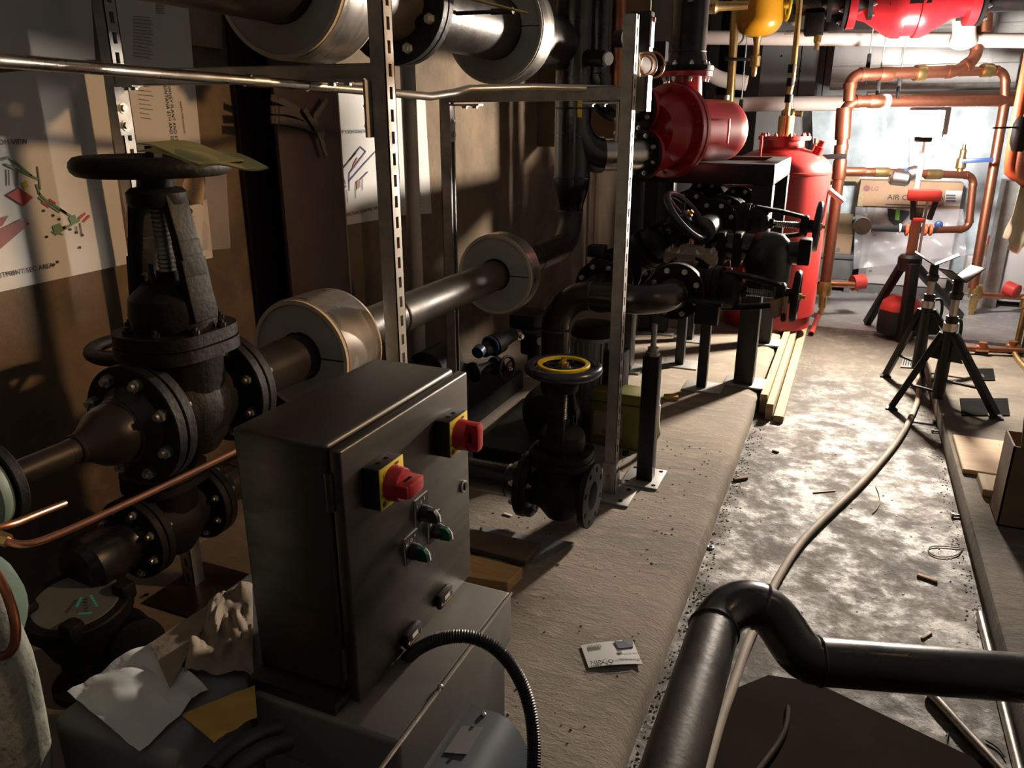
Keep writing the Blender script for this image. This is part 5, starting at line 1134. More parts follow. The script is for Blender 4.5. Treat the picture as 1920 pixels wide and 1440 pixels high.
r = T('brass_cock', 'small brass tap in mid air on a thin rod near the white pipe', 'tap', at(1482, 212, Y=6.4)); c_ = at(1482, 212, Y=6.4); MB().lathe(c_ + V((-.06, 0, 0)), (1, -.2, -.05), [(0, .02), (.02, .035), (.09, .035), (.1, .02), (.15, .022)], 16).build('tap_body', 'brass', r); MB().cyl(c_, c_ + V((0, 0, .07)), .018, n=14).build('tap_stem', 'brass', r); MB().cyl(c_ + V((-.01, 0, 0)), c_ + V((-.03, 0, -.38)), .003, n=6).build('thin_rod', 'zinc', r)
# ------------------------------------------------------------ white jacketed pipes overhead
b = MB(); b.cyl(at(1285, 70, Y=6.6), at(1990, 77, Y=7.0), .050, n=26); o = b.build('insulated_pipe', 'whiteins', None); tag(o, 'upper pale jacketed pipe spanning the room high above the lamp', 'pipe')
b = MB(); b.cyl(at(1375, 196, Y=7.1), at(1612, 193, Y=7.15), .058, n=26); o = b.build('insulated_pipe', 'whiteins', None); tag(o, 'pale jacketed pipe running left from the copper elbow behind the tank', 'pipe')
b = MB(); b.cyl(at(1625, 183, Y=7.15), at(1990, 179, Y=7.4), .045, n=26); o = b.build('insulated_pipe', 'whiteins', None); tag(o, 'pale jacketed pipe passing just above the lamp', 'pipe')
b = MB(); b.tube([at(1300, 120, Y=6.9), at(1330, 138, Y=6.9), at(1352, 150, Y=6.9), at(1400, 156, Y=6.9)], .06, 20, sm=2); o = b.build('insulated_pipe', 'whiteins', None); tag(o, 'bent jacketed pipe behind the red separator neck', 'pipe')
b = MB(); b.tube([at(1810, -40, Y=6.7), at(1808, 60, Y=6.75), at(1806, 80, Y=6.8)], lambda t: .085 + .01 * math.sin(t * 9), 22, sm=2); o = b.build('insulated_pipe', 'whiteins', None); tag(o, 'thick pale jacketed pipe dropping from above onto the upper jacketed pipe', 'pipe')
b = MB(); b.cyl(at(1368, 200, Y=6.2), at(1382, -30, Y=6.2), .030, n=20); o = b.build('brass_riser', 'brass', None); tag(o, 'shiny yellow copper pipe rising left of the yellow tank', 'pipe')
b = MB(); b.cyl(at(1845, 60, Y=6.9), at(1850, -20, Y=6.9), .05, n=20); o = b.build('copper_riser', 'copperold', None); tag(o, 'dark copper pipe rising beside the thick jacketed drop pipe', 'pipe')
# yellow tank with valve
YT = at(1423, 40, D=5.25)
r = T('expansion_tank', 'yellow round bottomed tank hanging at the top, above the red tank', 'tank', YT)
b = MB(); b.lathe(YT + V((0, 0, -.10)), (0, 0, 1), [(.0, .02)] + [(.11 * (1 - math.cos(t * math.pi / 16)), .03 + .125 * math.sin(t * math.pi / 16)) for t in range(1, 9)] + [(.45, .155)], 44); b.build('shell', 'yellowtank', r)
MB().lathe(YT + V((0, 0, -.09)), (0, 0, -1), [(0, .032), (.03, .026), (.05, .022), (.12, .022), (.13, .034), (.19, .034), (.20, .02), (.24, .02), (.26, .012)], 18).build('drain_cock', 'brass', r)
b = MB(); b.beam(YT + V((-.03, -.04, -.24)), YT + V((-.20, -.05, -.235)), .035, .02, (0, 0, 1), .006); b.build('black_lever', 'blackplastic', r)
# overhead red and black valves
k = at(1712, 5, Y=6.2)
r = T('red_valve', 'large red flanged valve body overhead above the duct', 'valve', k)
ax = V((1, .15, 0)).normalized()
b = MB(); b.lathe(k - ax * .40, ax, [(0, .15), (.05, .15), (.055, .09), (.12, .11), (.26, .20), (.30, .215), (.34, .215), (.345, .20), (.42, .20), (.425, .215), (.465, .215), (.50, .20), (.64, .11), (.72, .09), (.725, .15), (.78, .15)], 40); b.build('valve_body', 'red', r)
pl = MB(); pl.box(k + V((-.02, -.20, .03)), (.24, .01, .12)); pl.build('name_plate', 'bronzepipe', r)
for c_, d_ in ((k - ax * .41, -ax), (k + ax * .39, ax)): flange(r, c_, d_, .15, .025, 8, 'castblk', r=.016)
k2 = at(1580, 8, Y=6.1)
r = T('butterfly_valve', 'black overhead pipe and valve left of the red valve', 'valve', k2)
MB().cyl(k2 + V((-.28, -.03, .02)), k2 + V((.22, .03, .02)), .085, n=30).build('valve_body', 'pipe_shiny', r); flange(r, k2 + V((-.06, 0, .02)), (-1, 0, 0), .125, .03, 8, 'castblk', r=.014); flange(r, k2 + V((.16, 0, .02)), (1, 0, 0), .125, .03, 8, 'castblk', r=.014)
b = MB(); b.box(k2 + V((-.16, -.05, -.12)), (.12, .12, .14), None, .01); b.build('gear_box', 'castblk', r); MB().cyl(k2 + V((-.22, -.06, -.16)), k2 + V((-.34, -.10, -.17)), .012, n=12).build('crank', 'galv', r); wheel(r, k2 + V((-.34, -.1, -.0)), (1, .3, 0), .10, .010, 'yellowplate', 4)
MB().lathe(k2 + V((-.13, -.04, -.18)), (0, 0, -1), [(0, .025), (.05, .025), (.06, .016), (.10, .016)], 14).build('drain_plug', 'brass', r)
b = MB(); b.box(at(1568, 45, Y=6.15), (.10, .12, .10), None, .01); o = b.build('pipe_bracket', 'frameblk', None); tag(o, 'black square bracket hanging beneath the overhead black valve', 'bracket')
b = MB(); b.cyl(at(1478, 0, Y=6.0), at(1488, 40, Y=6.2), .035, n=18); o = b.build('grey_conduit', 'greypaint', None); tag(o, 'slanting grey conduit right of the yellow tank', 'conduit')
k3 = at(1880, 4, Y=6.3); b = MB(); b.cyl(k3 + V((-.25, 0, .02)), k3 + V((.4, .05, .02)), .075, n=28); r = b.build('black_pipe', 'pipe_shiny', None); tag(r, 'black overhead pipe at the upper right corner', 'pipe'); flange(r, k3 + V((-.22, 0, .02)), (-1, 0, 0), .12, .03, 8, 'castblk', r=.014)
k4 = at(1330, 12, Y=5.6); b = MB(); b.lathe(k4 + V((-.12, 0, 0)), (1, .1, 0), [(0, .02), (.06, .03), (.08, .045), (.16, .045), (.18, .03), (.36, .025)], 18); r = b.build('brass_fitting', 'brass', None); tag(r, 'brass fitting line between the wide black pipe and the yellow tank', 'fitting')
for i, (px, py0, py1, m_) in enumerate(((1396, 100, 190, 'zinc'), (1636, 80, 105, 'zinc'), (1655, 80, 150, 'zinc'), (1695, 80, 140, 'zinc'))):
    q0, q1 = at(px, -40, Y=6.6), at(px - 6, py1, Y=6.6); b = MB(); b.cyl(q1, (q1.x, q1.y, 2.9), .005, n=8); r = b.build('hanger_rod', m_, None); tag(r, ('thin hanger rod with dark clevis behind the red separator', 'thin hanger rod with dark clevis, first of three above the copper loop', 'thin hanger rod with dark clevis, middle of three above the copper loop', 'thin hanger rod with dark clevis, last of three above the copper loop')[i], 'hanger')
    b = MB(); b.box(q1 + V((0, 0, -.05)), (.028, .035, .13), None, .006); b.torus(q1 + V((0, 0, -.13)), (1, 0, 0), .052, .008, 24, 8); b.build('clevis', 'castblk', r)
# red hose reel / piping at the right edge
for i, (px, py0, py1, rr, m_, lab) in enumerate(((1893, 240, 335, .032, 'orange', 'red painted pipe behind the black valve at the right edge'), (1911, 215, 345, .036, 'copperold', 'copper pipe with bright reflection at the right edge'))):
    q0, q1 = at(px + 10, py0, Y=6.0), at(px - 8, py1, Y=6.0); b = MB(); b.tube([(q0.x, q0.y, 2.4), (q1.x, q1.y, q1.z + .12), (q1.x + .02, q1.y, q1.z + .02), (q1.x + .15, q1.y, q1.z)], rr, 18, sm=1); o = b.build('right_riser' if 0 else 'copper_riser', m_, None); tag(o, lab, 'pipe')
k5 = at(1915, 245, Y=5.7); r = T('ball_valve', 'black valve with a long thin lever at the right edge above the white cloth', 'valve', k5); MB().lathe(k5 + V((0, 0, -.12)), (0, 0, 1), [(0, .03), (.05, .05), (.16, .05), (.2, .03)], 18).build('valve_body', 'castblk', r); b = MB(); b.beam(k5 + V((0, -.02, .02)), k5 + V((-.16, -.05, .015)), .022, .01, (0, 0, 1), .002); b.build('lever', 'blackplastic', r)
P4 = [at(1898, 462, D=5.1), at(1960, 440, D=5.0), at(1965, 320, D=5.0), at(1935, 290, D=5.1)]
b = MB(); b.sheet([at(1880, 445, D=5.0), at(1905, 478, D=5.0), at(1960, 380, D=5.0), at(1925, 300, D=5.0)], 18, 18, .003, lambda x, y: .03 * math.sin(x * 7 + y * 4) + .02 * noise.noise(V((x * 5, y * 5, 2)))); o = b.build('cloth_bag', 'fabric', None, ang=60); tag(o, 'cream cloth cover hanging in a point at the right edge', 'cloth')
# ------------------------------------------------------------ work light tower
HB = at(1703, 492, Y=5.85)
r = T('work_light', 'tripod work light tower glaring at the back of the room', 'work light', (HB.x, HB.y, 0))
mx = V((HB.x + .03, HB.y + .10, 0))
for ft, lab in (((1625, 608), 'leg'), ((1692, 642), 'leg'), ((1800, 596), 'leg')):
    f_ = at(*ft, Z=.0); top = V((HB.x, HB.y, HB.z)) + (f_ - V((HB.x, HB.y, 0))).normalized() * .05
    f_.z = .012
    b = MB(); b.beam(top, f_, .075 if ft[0] == 1692 else .05, .05, (0, 0, 1), .006)
    lg = b.build('leg', 'frameblk', r)
    if ft[0] == 1625: b = MB(); u_ = (f_ - top); b.beam(top + u_ * .15 + V((0, -.028, 0)), top + u_ * .6 + V((0, -.028, 0)), .008, .002, (0, -1, 0)); b.build('leg_slot', 'label', lg)
b = MB(); b.lathe((mx.x - .02, mx.y, .03), (0, 0, 1), [(0, .14), (.02, .15), (.16, .15), (.17, .145)], 8, ph=.5); bb = b.build('battery_base', 'blackplastic', r); b = MB(); b.lathe((mx.x - .02, mx.y, .20), (0, 0, 1), [(0, .145), (.05, .13), (.10, .07)], 8, ph=.5); b.build('red_cover', 'barrelred', r)
b = MB(); b.lathe((HB.x + .01, HB.y + .03, HB.z - .06), (0, 0, 1), [(0, .06), (.05, .075), (.09, .075), (.11, .06)], 12); b.build('hub', 'frameblk', r)
mt = at(1728, 300, Y=HB.y + .05); b = MB(); b.box(((HB.x + mt.x) / 2 + .02, HB.y + .05, (HB.z + .82) / 2 + .05), (.062, .05, .34), None, .006); b.build('mast_tube', 'card', r)
b = MB(); b.mm((HB.x + .05, HB.y + .03, .20), (HB.x + .065, HB.y + .05, .95)); b.build('mast_rail', 'label', r)
MB().cyl((mt.x, HB.y + .05, .85), (mt.x, HB.y + .05, 1.36), .018, n=16).build('mast_pole', 'label', r)
k = at(1733, 366, Y=HB.y + .02); b = MB(); b.box(k, (.20, .10, .075), None, .015); cl = b.build('red_collar', 'barrelred', r); k6 = at(1722, 412, Y=HB.y + .02); b = MB(); b.box(k6, (.07, .07, .03), None, .006); b.build('red_clamp', 'barrelred', r)
for px0, px1 in ((1712, 1711), (1756, 1742)): b = MB(); b.beam(at(px0, 374, Y=HB.y + .01), at(px1, 412, Y=HB.y + .01), .034, .04, (0, 1, 0), .006); b.build('carry_handle', 'blackplastic', r)
LC = at(1736, 232, Y=5.80); MB().tube([(mt.x, HB.y + .05, 1.35), (mt.x, HB.y + .03, LC.z - .06), (LC.x, LC.y + .06, LC.z - .06)], .014, 12, sm=2).build('boom_arm', 'label', r)
M['lampface'] = mat('lit_lamp_face', (1, 1, 1), .5, emit=((1.0, .88, .74), 2700))
M['lampback'] = mat('lit_lamp_face_cool', (1, 1, 1), .5, emit=((1.0, .95, .90), 650))
def head(off, d, w_, h_, m):
    d = V(d).normalized(); c_ = LC + V(off); x = d.cross(V((0, 0, 1))).normalized(); z = x.cross(d); R = Matrix((x, d, z)).transposed()
    b = MB(); b.box(c_ - d * .03, (w_ + .012, .05, h_ + .012), R, .004); hh = b.build('lamp_head', 'label', r)
    b = MB(); b.box(c_ - d * .003, (w_, .006, h_), R); b.build('lamp_lens', m, hh, False)
head((-.02, -.06, 0), (-.28, -1, -.06), .22, .15, 'lampface'); head((.02, .08, .02), (.12, 1, .08), .22, .15, 'lampback')
b = MB(); b.box(LC + V((0, .01, -.06)), (.10, .05, .10), None, .01); b.build('lamp_mount', 'blackplastic', r)
# clamp lamp off to the right, aimed across the pad at the drawings
M['bulb'] = mat('warm_bulb_face', (1, 1, 1), .5, emit=((1.0, .60, .30), 1500))
WL = V((1.14, 2.32, 1.91)); wd = (V((-2.05, 1.42, 1.15)) - WL).normalized()
r = T('clamp_lamp', 'warm clamp lamp with a metal reflector aimed across the pad at the wall drawings', 'lamp', WL)
b = MB(); b.lathe(WL - wd * .05, wd, [(0, .03), (.04, .035), (.045, .07), (.26, .085), (.262, .085), (.05, .066), (.04, .03)], 32, False); b.build('reflector', 'blackplastic', r)
MB().lathe(WL, wd, [(0, .055), (.004, .055)], 32).build('lit_bulb', 'bulb', r); MB().cyl(WL - wd * .13, WL - wd * .04, .03, n=20).build('socket', 'blackplastic', r)
b = MB(); b.tube([WL - wd * .12, WL - wd * .2 + V((0, 0, .1)), V((WL.x + .2, WL.y, 2.6)), V((WL.x + .2, WL.y, 3.1))], .006, 8, sm=2); b.build('power_cord', 'blackplastic', r)
# ------------------------------------------------------------ jack stands
def jackstand(label, ctr, feet, head_z, yaw, grp=None):
    ctr = V(ctr); r = T('jack_stand', label, 'pipe stand', ctr)
    apex = V((ctr.x, ctr.y, ctr.z + .44))
    for f_ in feet:
        f_ = V(f_); d = (f_ - apex); s_ = apex + V((d.x, d.y, 0)).normalized() * .03
        b = MB(); e_ = V((f_.x, f_.y, f_.z + .012)); b.beam(s_, e_, .038, .032, (0, 0, 1), .003); b.mm(f_ + V((-.03, -.03, 0)), f_ + V((.03, .03, .008))); b.build('leg', 'frameblk', r)
        mid = s_.lerp(e_, .68); b = MB(); b.beam(V((ctr.x, ctr.y, mid.z - .02)), mid, .020, .010, (0, 0, 1)); b.build('brace', 'frameblk', r)
        g = MB(); d2 = V((d.x, d.y, 0)).normalized(); g.prism([apex + d2 * .02 + V((0, 0, .0)), apex + d2 * .02 + V((0, 0, -.14)), apex + d2 * .10 + V((0, 0, -.13))], d2.cross(V((0, 0, 1))) * .006); g.build('gusset', 'frameblk', r)
    b = MB(); b.cyl((ctr.x, ctr.y, ctr.z + .10), (ctr.x, ctr.y, ctr.z + .47), .030, n=20); b.build('pillar', 'frameblk', r)
    b = MB(); b.lathe((ctr.x, ctr.y, ctr.z + .455), (0, 0, 1), [(0, .034), (.04, .034)], 20); b.build('collar_band', 'galv', r)
    hz = head_z; b = MB(); b.cyl((ctr.x, ctr.y, ctr.z + .47), (ctr.x, ctr.y, ctr.z + .53), .028, n=18); b.build('lock_collar', 'frameblk', r)
    b = MB(); b.cyl((ctr.x, ctr.y, ctr.z + .50), (ctr.x, ctr.y, hz - .08), .019, n=16); b.build('inner_tube', 'galv', r)
    c_, s_ = math.cos(yaw), math.sin(yaw); hx = V((c_, s_, 0)); hy = V((-s_, c_, 0)); o_ = V((ctr.x, ctr.y, hz - .06))
    b = MB(); b.lathe((ctr.x, ctr.y, hz - .14), (0, 0, 1), [(0, .028), (.03, .032), (.04, .024), (.09, .022)], 16); b.build('swivel_base', 'frameblk', r)
    b = MB(); b.tube([o_ + hx * .03 - V((0, 0, .06)), o_ + hx * .07 - V((0, 0, .06)), o_ + hx * .10 - V((0, 0, .075))], .006, 8); b.sphere(o_ + hx * .105 - V((0, 0, .078)), .012); b.build('clamp_handle', 'galv', r)
    b = MB(); b.tube([V((ctr.x, ctr.y, ctr.z + .50)) + hx * .03, V((ctr.x, ctr.y, ctr.z + .51)) + hx * .06, V((ctr.x, ctr.y, ctr.z + .46)) + hx * .075, V((ctr.x, ctr.y, ctr.z + .36)) + hx * .07], .008, 10, sm=2); b.build('jack_handle', 'frameblk', r)
    for sg in (-1, 1):
        dr = (hx * sg * .86 + V((0, 0, .5))).normalized(); nn = dr.cross(hy)
        R = Matrix((dr, hy, nn)).transposed(); b = MB(); b.box(o_ + dr * .062 + V((0, 0, .01)), (.125, .085, .006), R, .0015); b.build('head_plate', 'frameblk', r)
    return r
c1 = V((.535, 4.30, 0))
f1, f2 = at(1671, 766, Z=0), at(1866, 783, Z=PADZ)
jackstand('nearer black jack stand with a V shaped head beside the boarded pad', (c1.x, c1.y, .0), [f1, f2, (c1.x + .02, c1.y + .30, PADZ)], .755, .75)
c2 = V((.47, 4.83, 0)); g1 = at(1660, 706, Z=0)
jackstand('farther black jack stand with a V shaped head just behind the first', (c2.x, c2.y, 0), [g1, (c2.x + .30, c2.y - .05, PADZ), (c2.x + .05, c2.y + .28, 0)], .745, -.05)
# ------------------------------------------------------------ timber along the pad edge, boards, cardboard
def plank(name, label, x0, x1, y0, y1, z0, z1, m, cat='timber', skew=0.0):
    b = MB(); b.prism([(x0, y0, z0), (x1, y0, z0), (x1 + skew, y1, z0), (x0 + skew, y1, z0)], (0, 0, z1 - z0)); bmesh.ops.bevel(b.bm, geom=list(b.bm.edges), offset=.003, segments=1, affect='EDGES'); o = b.build(name, m, None, False); tag(o, label, cat); return o
yA, yB = 3.93, 6.0
plank('timber_plank', 'long pale timber on edge against the end of the long pad', PADX + .012, PADX + .050, 3.98, 6.0, 0, .105, 'wood')
plank('timber_plank', 'second long timber lying beside the first, a saw cut along its top', PADX + .052, PADX + .088, 3.90, 5.9, 0, .085, 'wood')
plank('timber_plank', 'flat pale plank lying on the floor beside the timbers', PADX + .094, -.175, 3.88, 6.1, 0, .035, 'wood')
plank('timber_block', 'short pale timber block resting on the far end of the planks', PADX + .02, -.20, 5.75, 6.02, .106, .150, 'wood', 'wood block')
c_ = at(1467, 784, Z=0.008); b = MB(); b.sphere(c_, .010); o = b.build('red_plug', 'barrelred', None); tag(o, 'small bright red plug on the floor at the plank end', 'plug')
q0, q1 = at(1521, 626, Z=.018), at(1540, 580, Z=.018); b = MB(); b.cyl(q0, q1, .018, n=16); r = b.build('pipe_offcut', 'barrelred', None); tag(r, 'short pinkish red pipe offcut lying on the floor past the planks', 'pipe offcut'); MB().cyl(q0 + (q0 - q1).normalized() * .0006, q0, .014, n=16).build('bore', 'darkgap', r)
plank('board', 'plywood board lying across the right pad under the jack stand foot', RPX + .015, 2.2, 3.32, 3.72, PADZ, PADZ + .020, 'woodx', 'board')
plank('board', 'narrower pale board below the plywood, at its front edge', RPX + .06, 2.2, 3.12, 3.28, PADZ, PADZ + .030, 'wood', 'board')
for i, (x0, y0, x1, y1, lab) in enumerate(((1803, 780, 1893, 748, 'dark square pocket in the pad by the near jack stand foot'), (1838, 714, 1866, 692, 'smaller dark pocket in the pad behind the jack stand'))):
    p = [at(x0, y0, Z=PADZ + .001), at(x1, y0, Z=PADZ + .001), at(x1 - 4, y1, Z=PADZ + .001), at(x0 - 4, y1, Z=PADZ + .001)]
    b = MB(); b.prism(p, (0, 0, .004)); o = b.build('anchor_pocket', 'darkgap', None); tag(o, lab, 'pocket')
# cardboard box, right
r = T('cardboard_box', 'open brown cardboard box cut off at the right edge on the pad', 'box', (.95, 3.0, PADZ))
bx0, bx1, by0, by1, bh = at(1868, 985, Z=PADZ).x, 1.25, at(1868, 985, Z=PADZ).y, 3.05, .30
th = .006
for nm, lo, hi in (('box_side', (bx0, by0, PADZ), (bx0 + th, by1, PADZ + bh)), ('box_side', (bx0, by0, PADZ), (bx1, by0 + th, PADZ + bh)), ('box_side', (bx0, by1 - th, PADZ), (bx1, by1, PADZ + bh)), ('box_bottom', (bx0, by0, PADZ), (bx1, by1, PADZ + th))): MB().mm(lo, hi).build(nm, 'carddark', r)
b = MB(); b.prism([(bx0, by0, PADZ + bh), (bx0, by1, PADZ + bh), (bx0 - .09, by1 - .02, PADZ + bh + .03), (bx0 - .09, by0 + .02, PADZ + bh + .03)], (0, 0, .004)) if 0 else b.prism([(bx0 + .02, by0, PADZ + bh), (bx1, by0, PADZ + bh), (bx1, by0 + .05, PADZ + bh + .09), (bx0 + .02, by0 + .05, PADZ + bh + .09)], (0, .004, 0)); b.build('box_flap', 'carddark', r)
# hose on the floor
hz = .014
hp = [at(x, y, Z=hz) for x, y in ((1722, 690), (1724, 742), (1712, 775), (1688, 822), (1640, 880), (1600, 922), (1545, 972), (1500, 1018), (1465, 1072), (1440, 1120), (1418, 1170), (1398, 1215), (1375, 1285), (1352, 1345), (1325, 1440), (1310, 1500))]
b = MB(); b.tube(hp, .0135, 14, sm=2); o = b.build('floor_hose', 'hose', None); tag(o, 'dusty grey hose snaking along the walkway floor', 'hose')
# drain grille
p = [at(1688, 690, Z=.001), at(1726, 692, Z=.001), at(1730, 672, Z=.001), at(1694, 671, Z=.001)]
r = T('floor_drain', 'small slotted drain grille in the floor behind the jack stands', 'drain', p[0]); b = MB(); b.prism(p, (0, 0, .008)); b.build('grille_frame', 'greypaint', r)
for i in range(7):
    t0 = (i + .6) / 8; b = MB(); a0, a1 = p[0].lerp(p[1], t0), p[3].lerp(p[2], t0); d = (p[1] - p[0]) * .04; b.prism([a0.lerp(a1, .15) + V((0, 0, .0085)), a0.lerp(a1, .15) + d + V((0, 0, .0085)), a0.lerp(a1, .85) + d + V((0, 0, .0085)), a0.lerp(a1, .85) + V((0, 0, .0085))], (0, 0, .0006)); b.build('grille_slot', 'darkgap', r)
# low pipe on far pad
pY = 5.6
r = T('low_pipe_line', 'low red and brass pipe line near the floor behind the jack stands', 'pipe', at(1860, 655, Y=pY)); q0, q1 = at(1800, 653, Z=.13), at(1990, 662, Z=.13)
MB().cyl(q0, q1, .018, n=16).build('pipe_length', 'copperold', r); 
for px in (1841, 1898): c_ = at(px, 655 if px < 1850 else 653, Z=.13); MB().lathe(c_ + V((-.035, 0, 0)), (1, 0, 0), [(0, .026), (.07, .026)], 18).build('tee_fitting', 'copper' if px < 1850 else 'brass', r); MB().cyl(c_, c_ + V((0, 0, .045)), .024, n=16).build('cap', 'copperold', r); MB().cyl(c_ + V((0, 0, -.03)), c_ + V((0, 0, -.13)), .014, n=12).build('foot', 'castblk', r)
MB().tube([at(1899, 658, Z=.12), at(1912, 678, Z=.11), at(1928, 695, Z=.11)], .016, 14).build('brass_branch', 'brass', r)
b = MB(); c_ = at(1935, 660, Y=5.5); b.lathe((c_.x, c_.y, .0), (0, 0, 1), [(0, .08), (.08, .08), (.1, .06), (.24, .06), (.25, .08), (.32, .08), (.33, .04)], 24); o = b.build('black_pump', 'castblk', None); tag(o, 'black circulator pump cut off at the right edge', 'pump')
c_ = at(1915, 610, Y=5.9); b = MB(); b.lathe((c_.x, c_.y, .20), (0, 0, 1), [(-.20, .02), (.08, .02), (.09, .035), (.15, .035), (.16, .02), (.26, .02)], 16); o = b.build('brass_fitting', 'brass', None); tag(o, 'brass fitting with a red top at the right edge', 'fitting'); MB().cyl((c_.x, c_.y, .4), (c_.x, c_.y, .48), .03, n=14).build('red_top', 'barrelred', o)
# ------------------------------------------------------------ foreground elbow pipe
PZ = .297; r = T('black_pipe', 'large black pipe with a double elbow crossing the bottom right foreground', 'pipe', (-.171, 1.6, 0))
A0, A1 = V((-.178, .4, PZ)), V((-.171, 1.615, PZ)); B1 = at(1535, 1240, D=1.86); B2 = at(1990, 1277, D=1.84)
MB().cyl(A0, A1, LR, n=44).build('pipe_length', 'pipe', r)
weld(r, A1, (0, 1, 0), LR)
mid = at(1420, 1185, D=1.93); mid.z = PZ + .012
e1 = elbow_pts(A1, (0, 1, 0), mid, (1, .12, -.35), 12); e2 = elbow_pts(mid, (1, .12, -.35), B1, B2 - B1, 10)
MB().tube(e1 + e2[1:], LR, 40).build('elbow', 'pipe_shiny', r)
MB().cyl(B1, B2, LR, n=44).build('pipe_length', 'pipe_shiny', r); weld(r, B1, B2 - B1, LR); weld(r, mid, (1, .12, -.35), LR, 'pipe_shiny')
b = MB(); b.mm((-.20, .55, 0), (-.14, .61, PZ - LR + .003)); b.build('prop_block', 'frameblk', r); b = MB(); q = B1.lerp(B2, .97); b.mm((q.x - .03, q.y - .03, 0), (q.x + .03, q.y + .03, q.z - LR + .004)); b.build('prop_block', 'frameblk', r)
M['paintedshade'] = mat('painted_floor_shadow', (.016, .011, .007), 1.0, 0, (.024, .017, .011), 5, spec=.05)
# shadow on the floor beneath, painted as a thin dark brown slab
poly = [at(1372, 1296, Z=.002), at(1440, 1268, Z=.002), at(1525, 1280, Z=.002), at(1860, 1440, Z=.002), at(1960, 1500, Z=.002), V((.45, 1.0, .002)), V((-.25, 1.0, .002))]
b = MB(); b.prism(poly, (0, 0, .004)); o = b.build('painted_shadow', 'paintedshade', None); tag(o, 'painted dark brown shadow lying flat on the floor under the foreground pipe', 'sheet')
flex('flexible_conduit', 'thin brown ribbed conduit lying on the painted floor shadow', [at(1478, 1325, Z=.012), at(1476, 1360, Z=.012), at(1460, 1395, Z=.012), at(1425, 1440, Z=.012), at(1400, 1480, Z=.012)], .007, 'woodold', .004)
# loose tubes
for (a0, a1, lab) in (((1838, 1152), (1914, 1452), 'steel conduit offcut lying along the foot of the right pad'), ((1742, 1296), (1884, 1452), 'slanting steel conduit offcut on the floor under the foreground pipe')):
    q0, q1 = at(*a0, Z=.0135), at(*a1, Z=.0135); b = MB(); b.cyl(q0, q1, .0125, n=20); r = b.build('conduit_offcut', 'galv' if 0 else 'emt', None); tag(r, lab, 'conduit offcut')
def wire(name, label, pts, rr, m, cat='wire', z=.004, sm=2):
    b = MB(); b.tube([at(x, y, Z=z) for x, y in pts], rr, 8, sm=sm); o = b.build(name, m, None); tag(o, label, cat); return o
wire('wire_loop', 'thin wire loop lying on the floor below the right pad', ((1808, 1028), (1745, 1022), (1738, 1034), (1760, 1046), (1795, 1042), (1804, 1030)), .0018, 'inkgrey')
wire('wire_offcut', 'thin dark curved wire near the foreground conduit offcuts', ((1774, 1380), (1780, 1372), (1772, 1396), (1790, 1418), (1820, 1434)), .002, 'castblk')
wire('wire_offcut', 'thin dark wire resting beside the second conduit offcut', ((1848, 1388), (1872, 1402), (1884, 1420)), .002, 'castblk')
wire('wire_offcut', 'curled straw coloured wire lying on the floor by the hose', ((1642, 912), (1650, 930), (1648, 950), (1636, 962)), .002, 'hose')
wire('wire_offcut', 'dark thin curved wire near the pad edge above the foreground pipe', ((1304, 1125), (1315, 1114), (1345, 1112), (1370, 1116)), .0016, 'castblk')
def bit(name, label, px, py, size, rz, m, z=0.0, cat='debris'):
    c_ = at(px, py, Z=z); b = MB(); b.box(c_ + V((0, 0, size[2] / 2 + .0005)), size, Matrix.Rotation(rz, 3, 'Z'), min(size) * .15); o = b.build(name, m, None); tag(o, label, cat); return o
bit('wood_chip', 'pinkish splinter lying alone on the floor right of the hose', 1738, 1086, (.06, .016, .008), -.35, 'card', cat='wood chip')
bit('wood_chip', 'brown splinter beside the pad edge on the walkway', 1388, 900, (.065, .018, .012), .75, 'carddark', cat='wood chip')
bit('wood_chip', 'short brown chip on the floor beyond the first splinter', 1454, 848, (.03, .012, .008), -.5, 'carddark', cat='wood chip')
bit('wood_chip', 'pale sliver on the floor above the foreground pipe', 1737, 1193, (.05, .008, .005), 1.0, 'wood', cat='wood chip')
bit('wood_chip', 'pale sliver on the floor near the left of the hose', 1545, 923, (.10, .006, .004), .6, 'wood', cat='wood chip')
bit('crumpled_wrapper', 'small crumpled pale wrapper on the pad in front of the table legs', 1258, 748, (.07, .05, .02), .3, 'manila', PADZ, 'wrapper')
bit('dark_clod', 'dark lump on the pad beside the second strut post', 1173, 853, (.028, .024, .016), .3, 'castblk', PADZ, 'lump')
bit('paper_scrap', 'tiny pale paper scrap on the pad left of the open valve flange', 952, 966, (.035, .012, .004), -.2, 'label', PADZ, 'scrap')
c_ = at(1332, 1026, Z=.003); b = MB(); b.torus(c_, (0, 0, 1), .009, .004, 20, 8); o = b.build('steel_nut', 'bolt', None); tag(o, 'small steel washer on the floor close to the pad edge', 'washer')
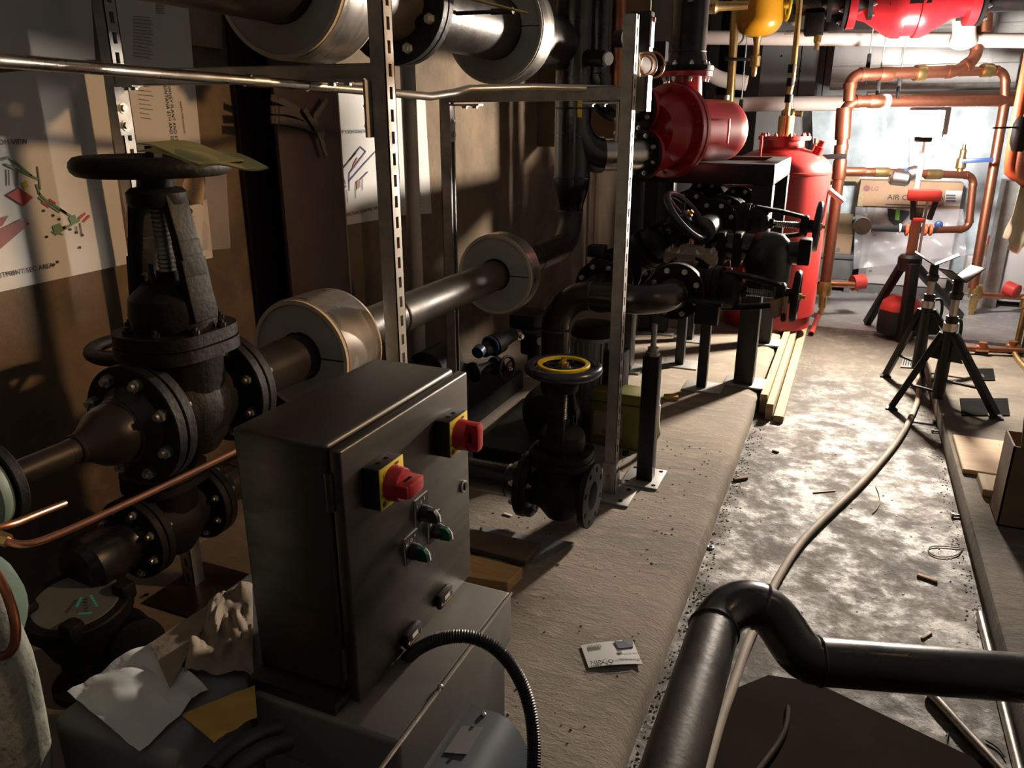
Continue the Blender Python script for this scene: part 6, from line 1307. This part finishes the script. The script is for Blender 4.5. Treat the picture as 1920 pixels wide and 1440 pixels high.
for i, (px, py, lab) in enumerate(((1752, 790, 'shiny bolt at the foot of the right pad, farther one'), (1750, 808, 'shiny bolt at the foot of the right pad, nearer one'), (1788, 966, 'bright metal clip on the floor by the right pad'))):
    c_ = at(px, py, Z=.008); b = MB(); b.cyl(c_, c_ + V((.03, .006, 0)), .005, n=10); b.lathe(c_, (-1, -.2, 0), [(0, .009), (.008, .009)], 6); o = b.build('loose_bolt', 'bolt', None); tag(o, lab, 'bolt')
c_ = at(1152, 936, Z=PADZ)
# ------------------------------------------------------------ camera, light, view
cam = bpy.data.cameras.new('camera'); co = bpy.data.objects.new('camera', cam); C.objects.link(co)
co.location = (0, 0, CZ); co.rotation_euler = (math.pi / 2 - PIT, 0, YAW); cam.sensor_width = 36; cam.lens = 36 * FPX / 1920; cam.clip_start = .05
bpy.context.scene.camera = co
w = bpy.data.worlds.new('room_air'); bpy.context.scene.world = w; w.use_nodes = True; nt = w.node_tree; bg = nt.nodes['Background']
tc = nt.nodes.new('ShaderNodeTexCoord'); sx = nt.nodes.new('ShaderNodeSeparateXYZ'); mr = nt.nodes.new('ShaderNodeMapRange'); cr = nt.nodes.new('ShaderNodeMix'); cr.data_type = 'RGBA'
nt.links.new(tc.outputs['Generated'], sx.inputs[0]); nt.links.new(sx.outputs['Z'], mr.inputs['Value']); mr.inputs['From Min'].default_value = .0; mr.inputs['From Max'].default_value = .75
nt.links.new(mr.outputs[0], cr.inputs['Factor']); cr.inputs['A'].default_value = (.012, .011, .010, 1); cr.inputs['B'].default_value = (.125, .118, .108, 1)
nt.links.new(cr.outputs['Result'], bg.inputs['Color']); bg.inputs['Strength'].default_value = 1.0
sc = bpy.context.scene
sc.view_settings.view_transform = 'Standard'; sc.view_settings.look = 'None'; sc.view_settings.gamma = 1; sc.view_settings.use_curve_mapping = False; sc.view_settings.exposure = 0.0
sc.cycles.use_denoising = True; sc.cycles.sample_clamp_indirect = 6.0; sc.cycles.max_bounces = 8; sc.cycles.transparent_max_bounces = 12; sc.cycles.caustics_reflective = False; sc.cycles.caustics_refractive = False
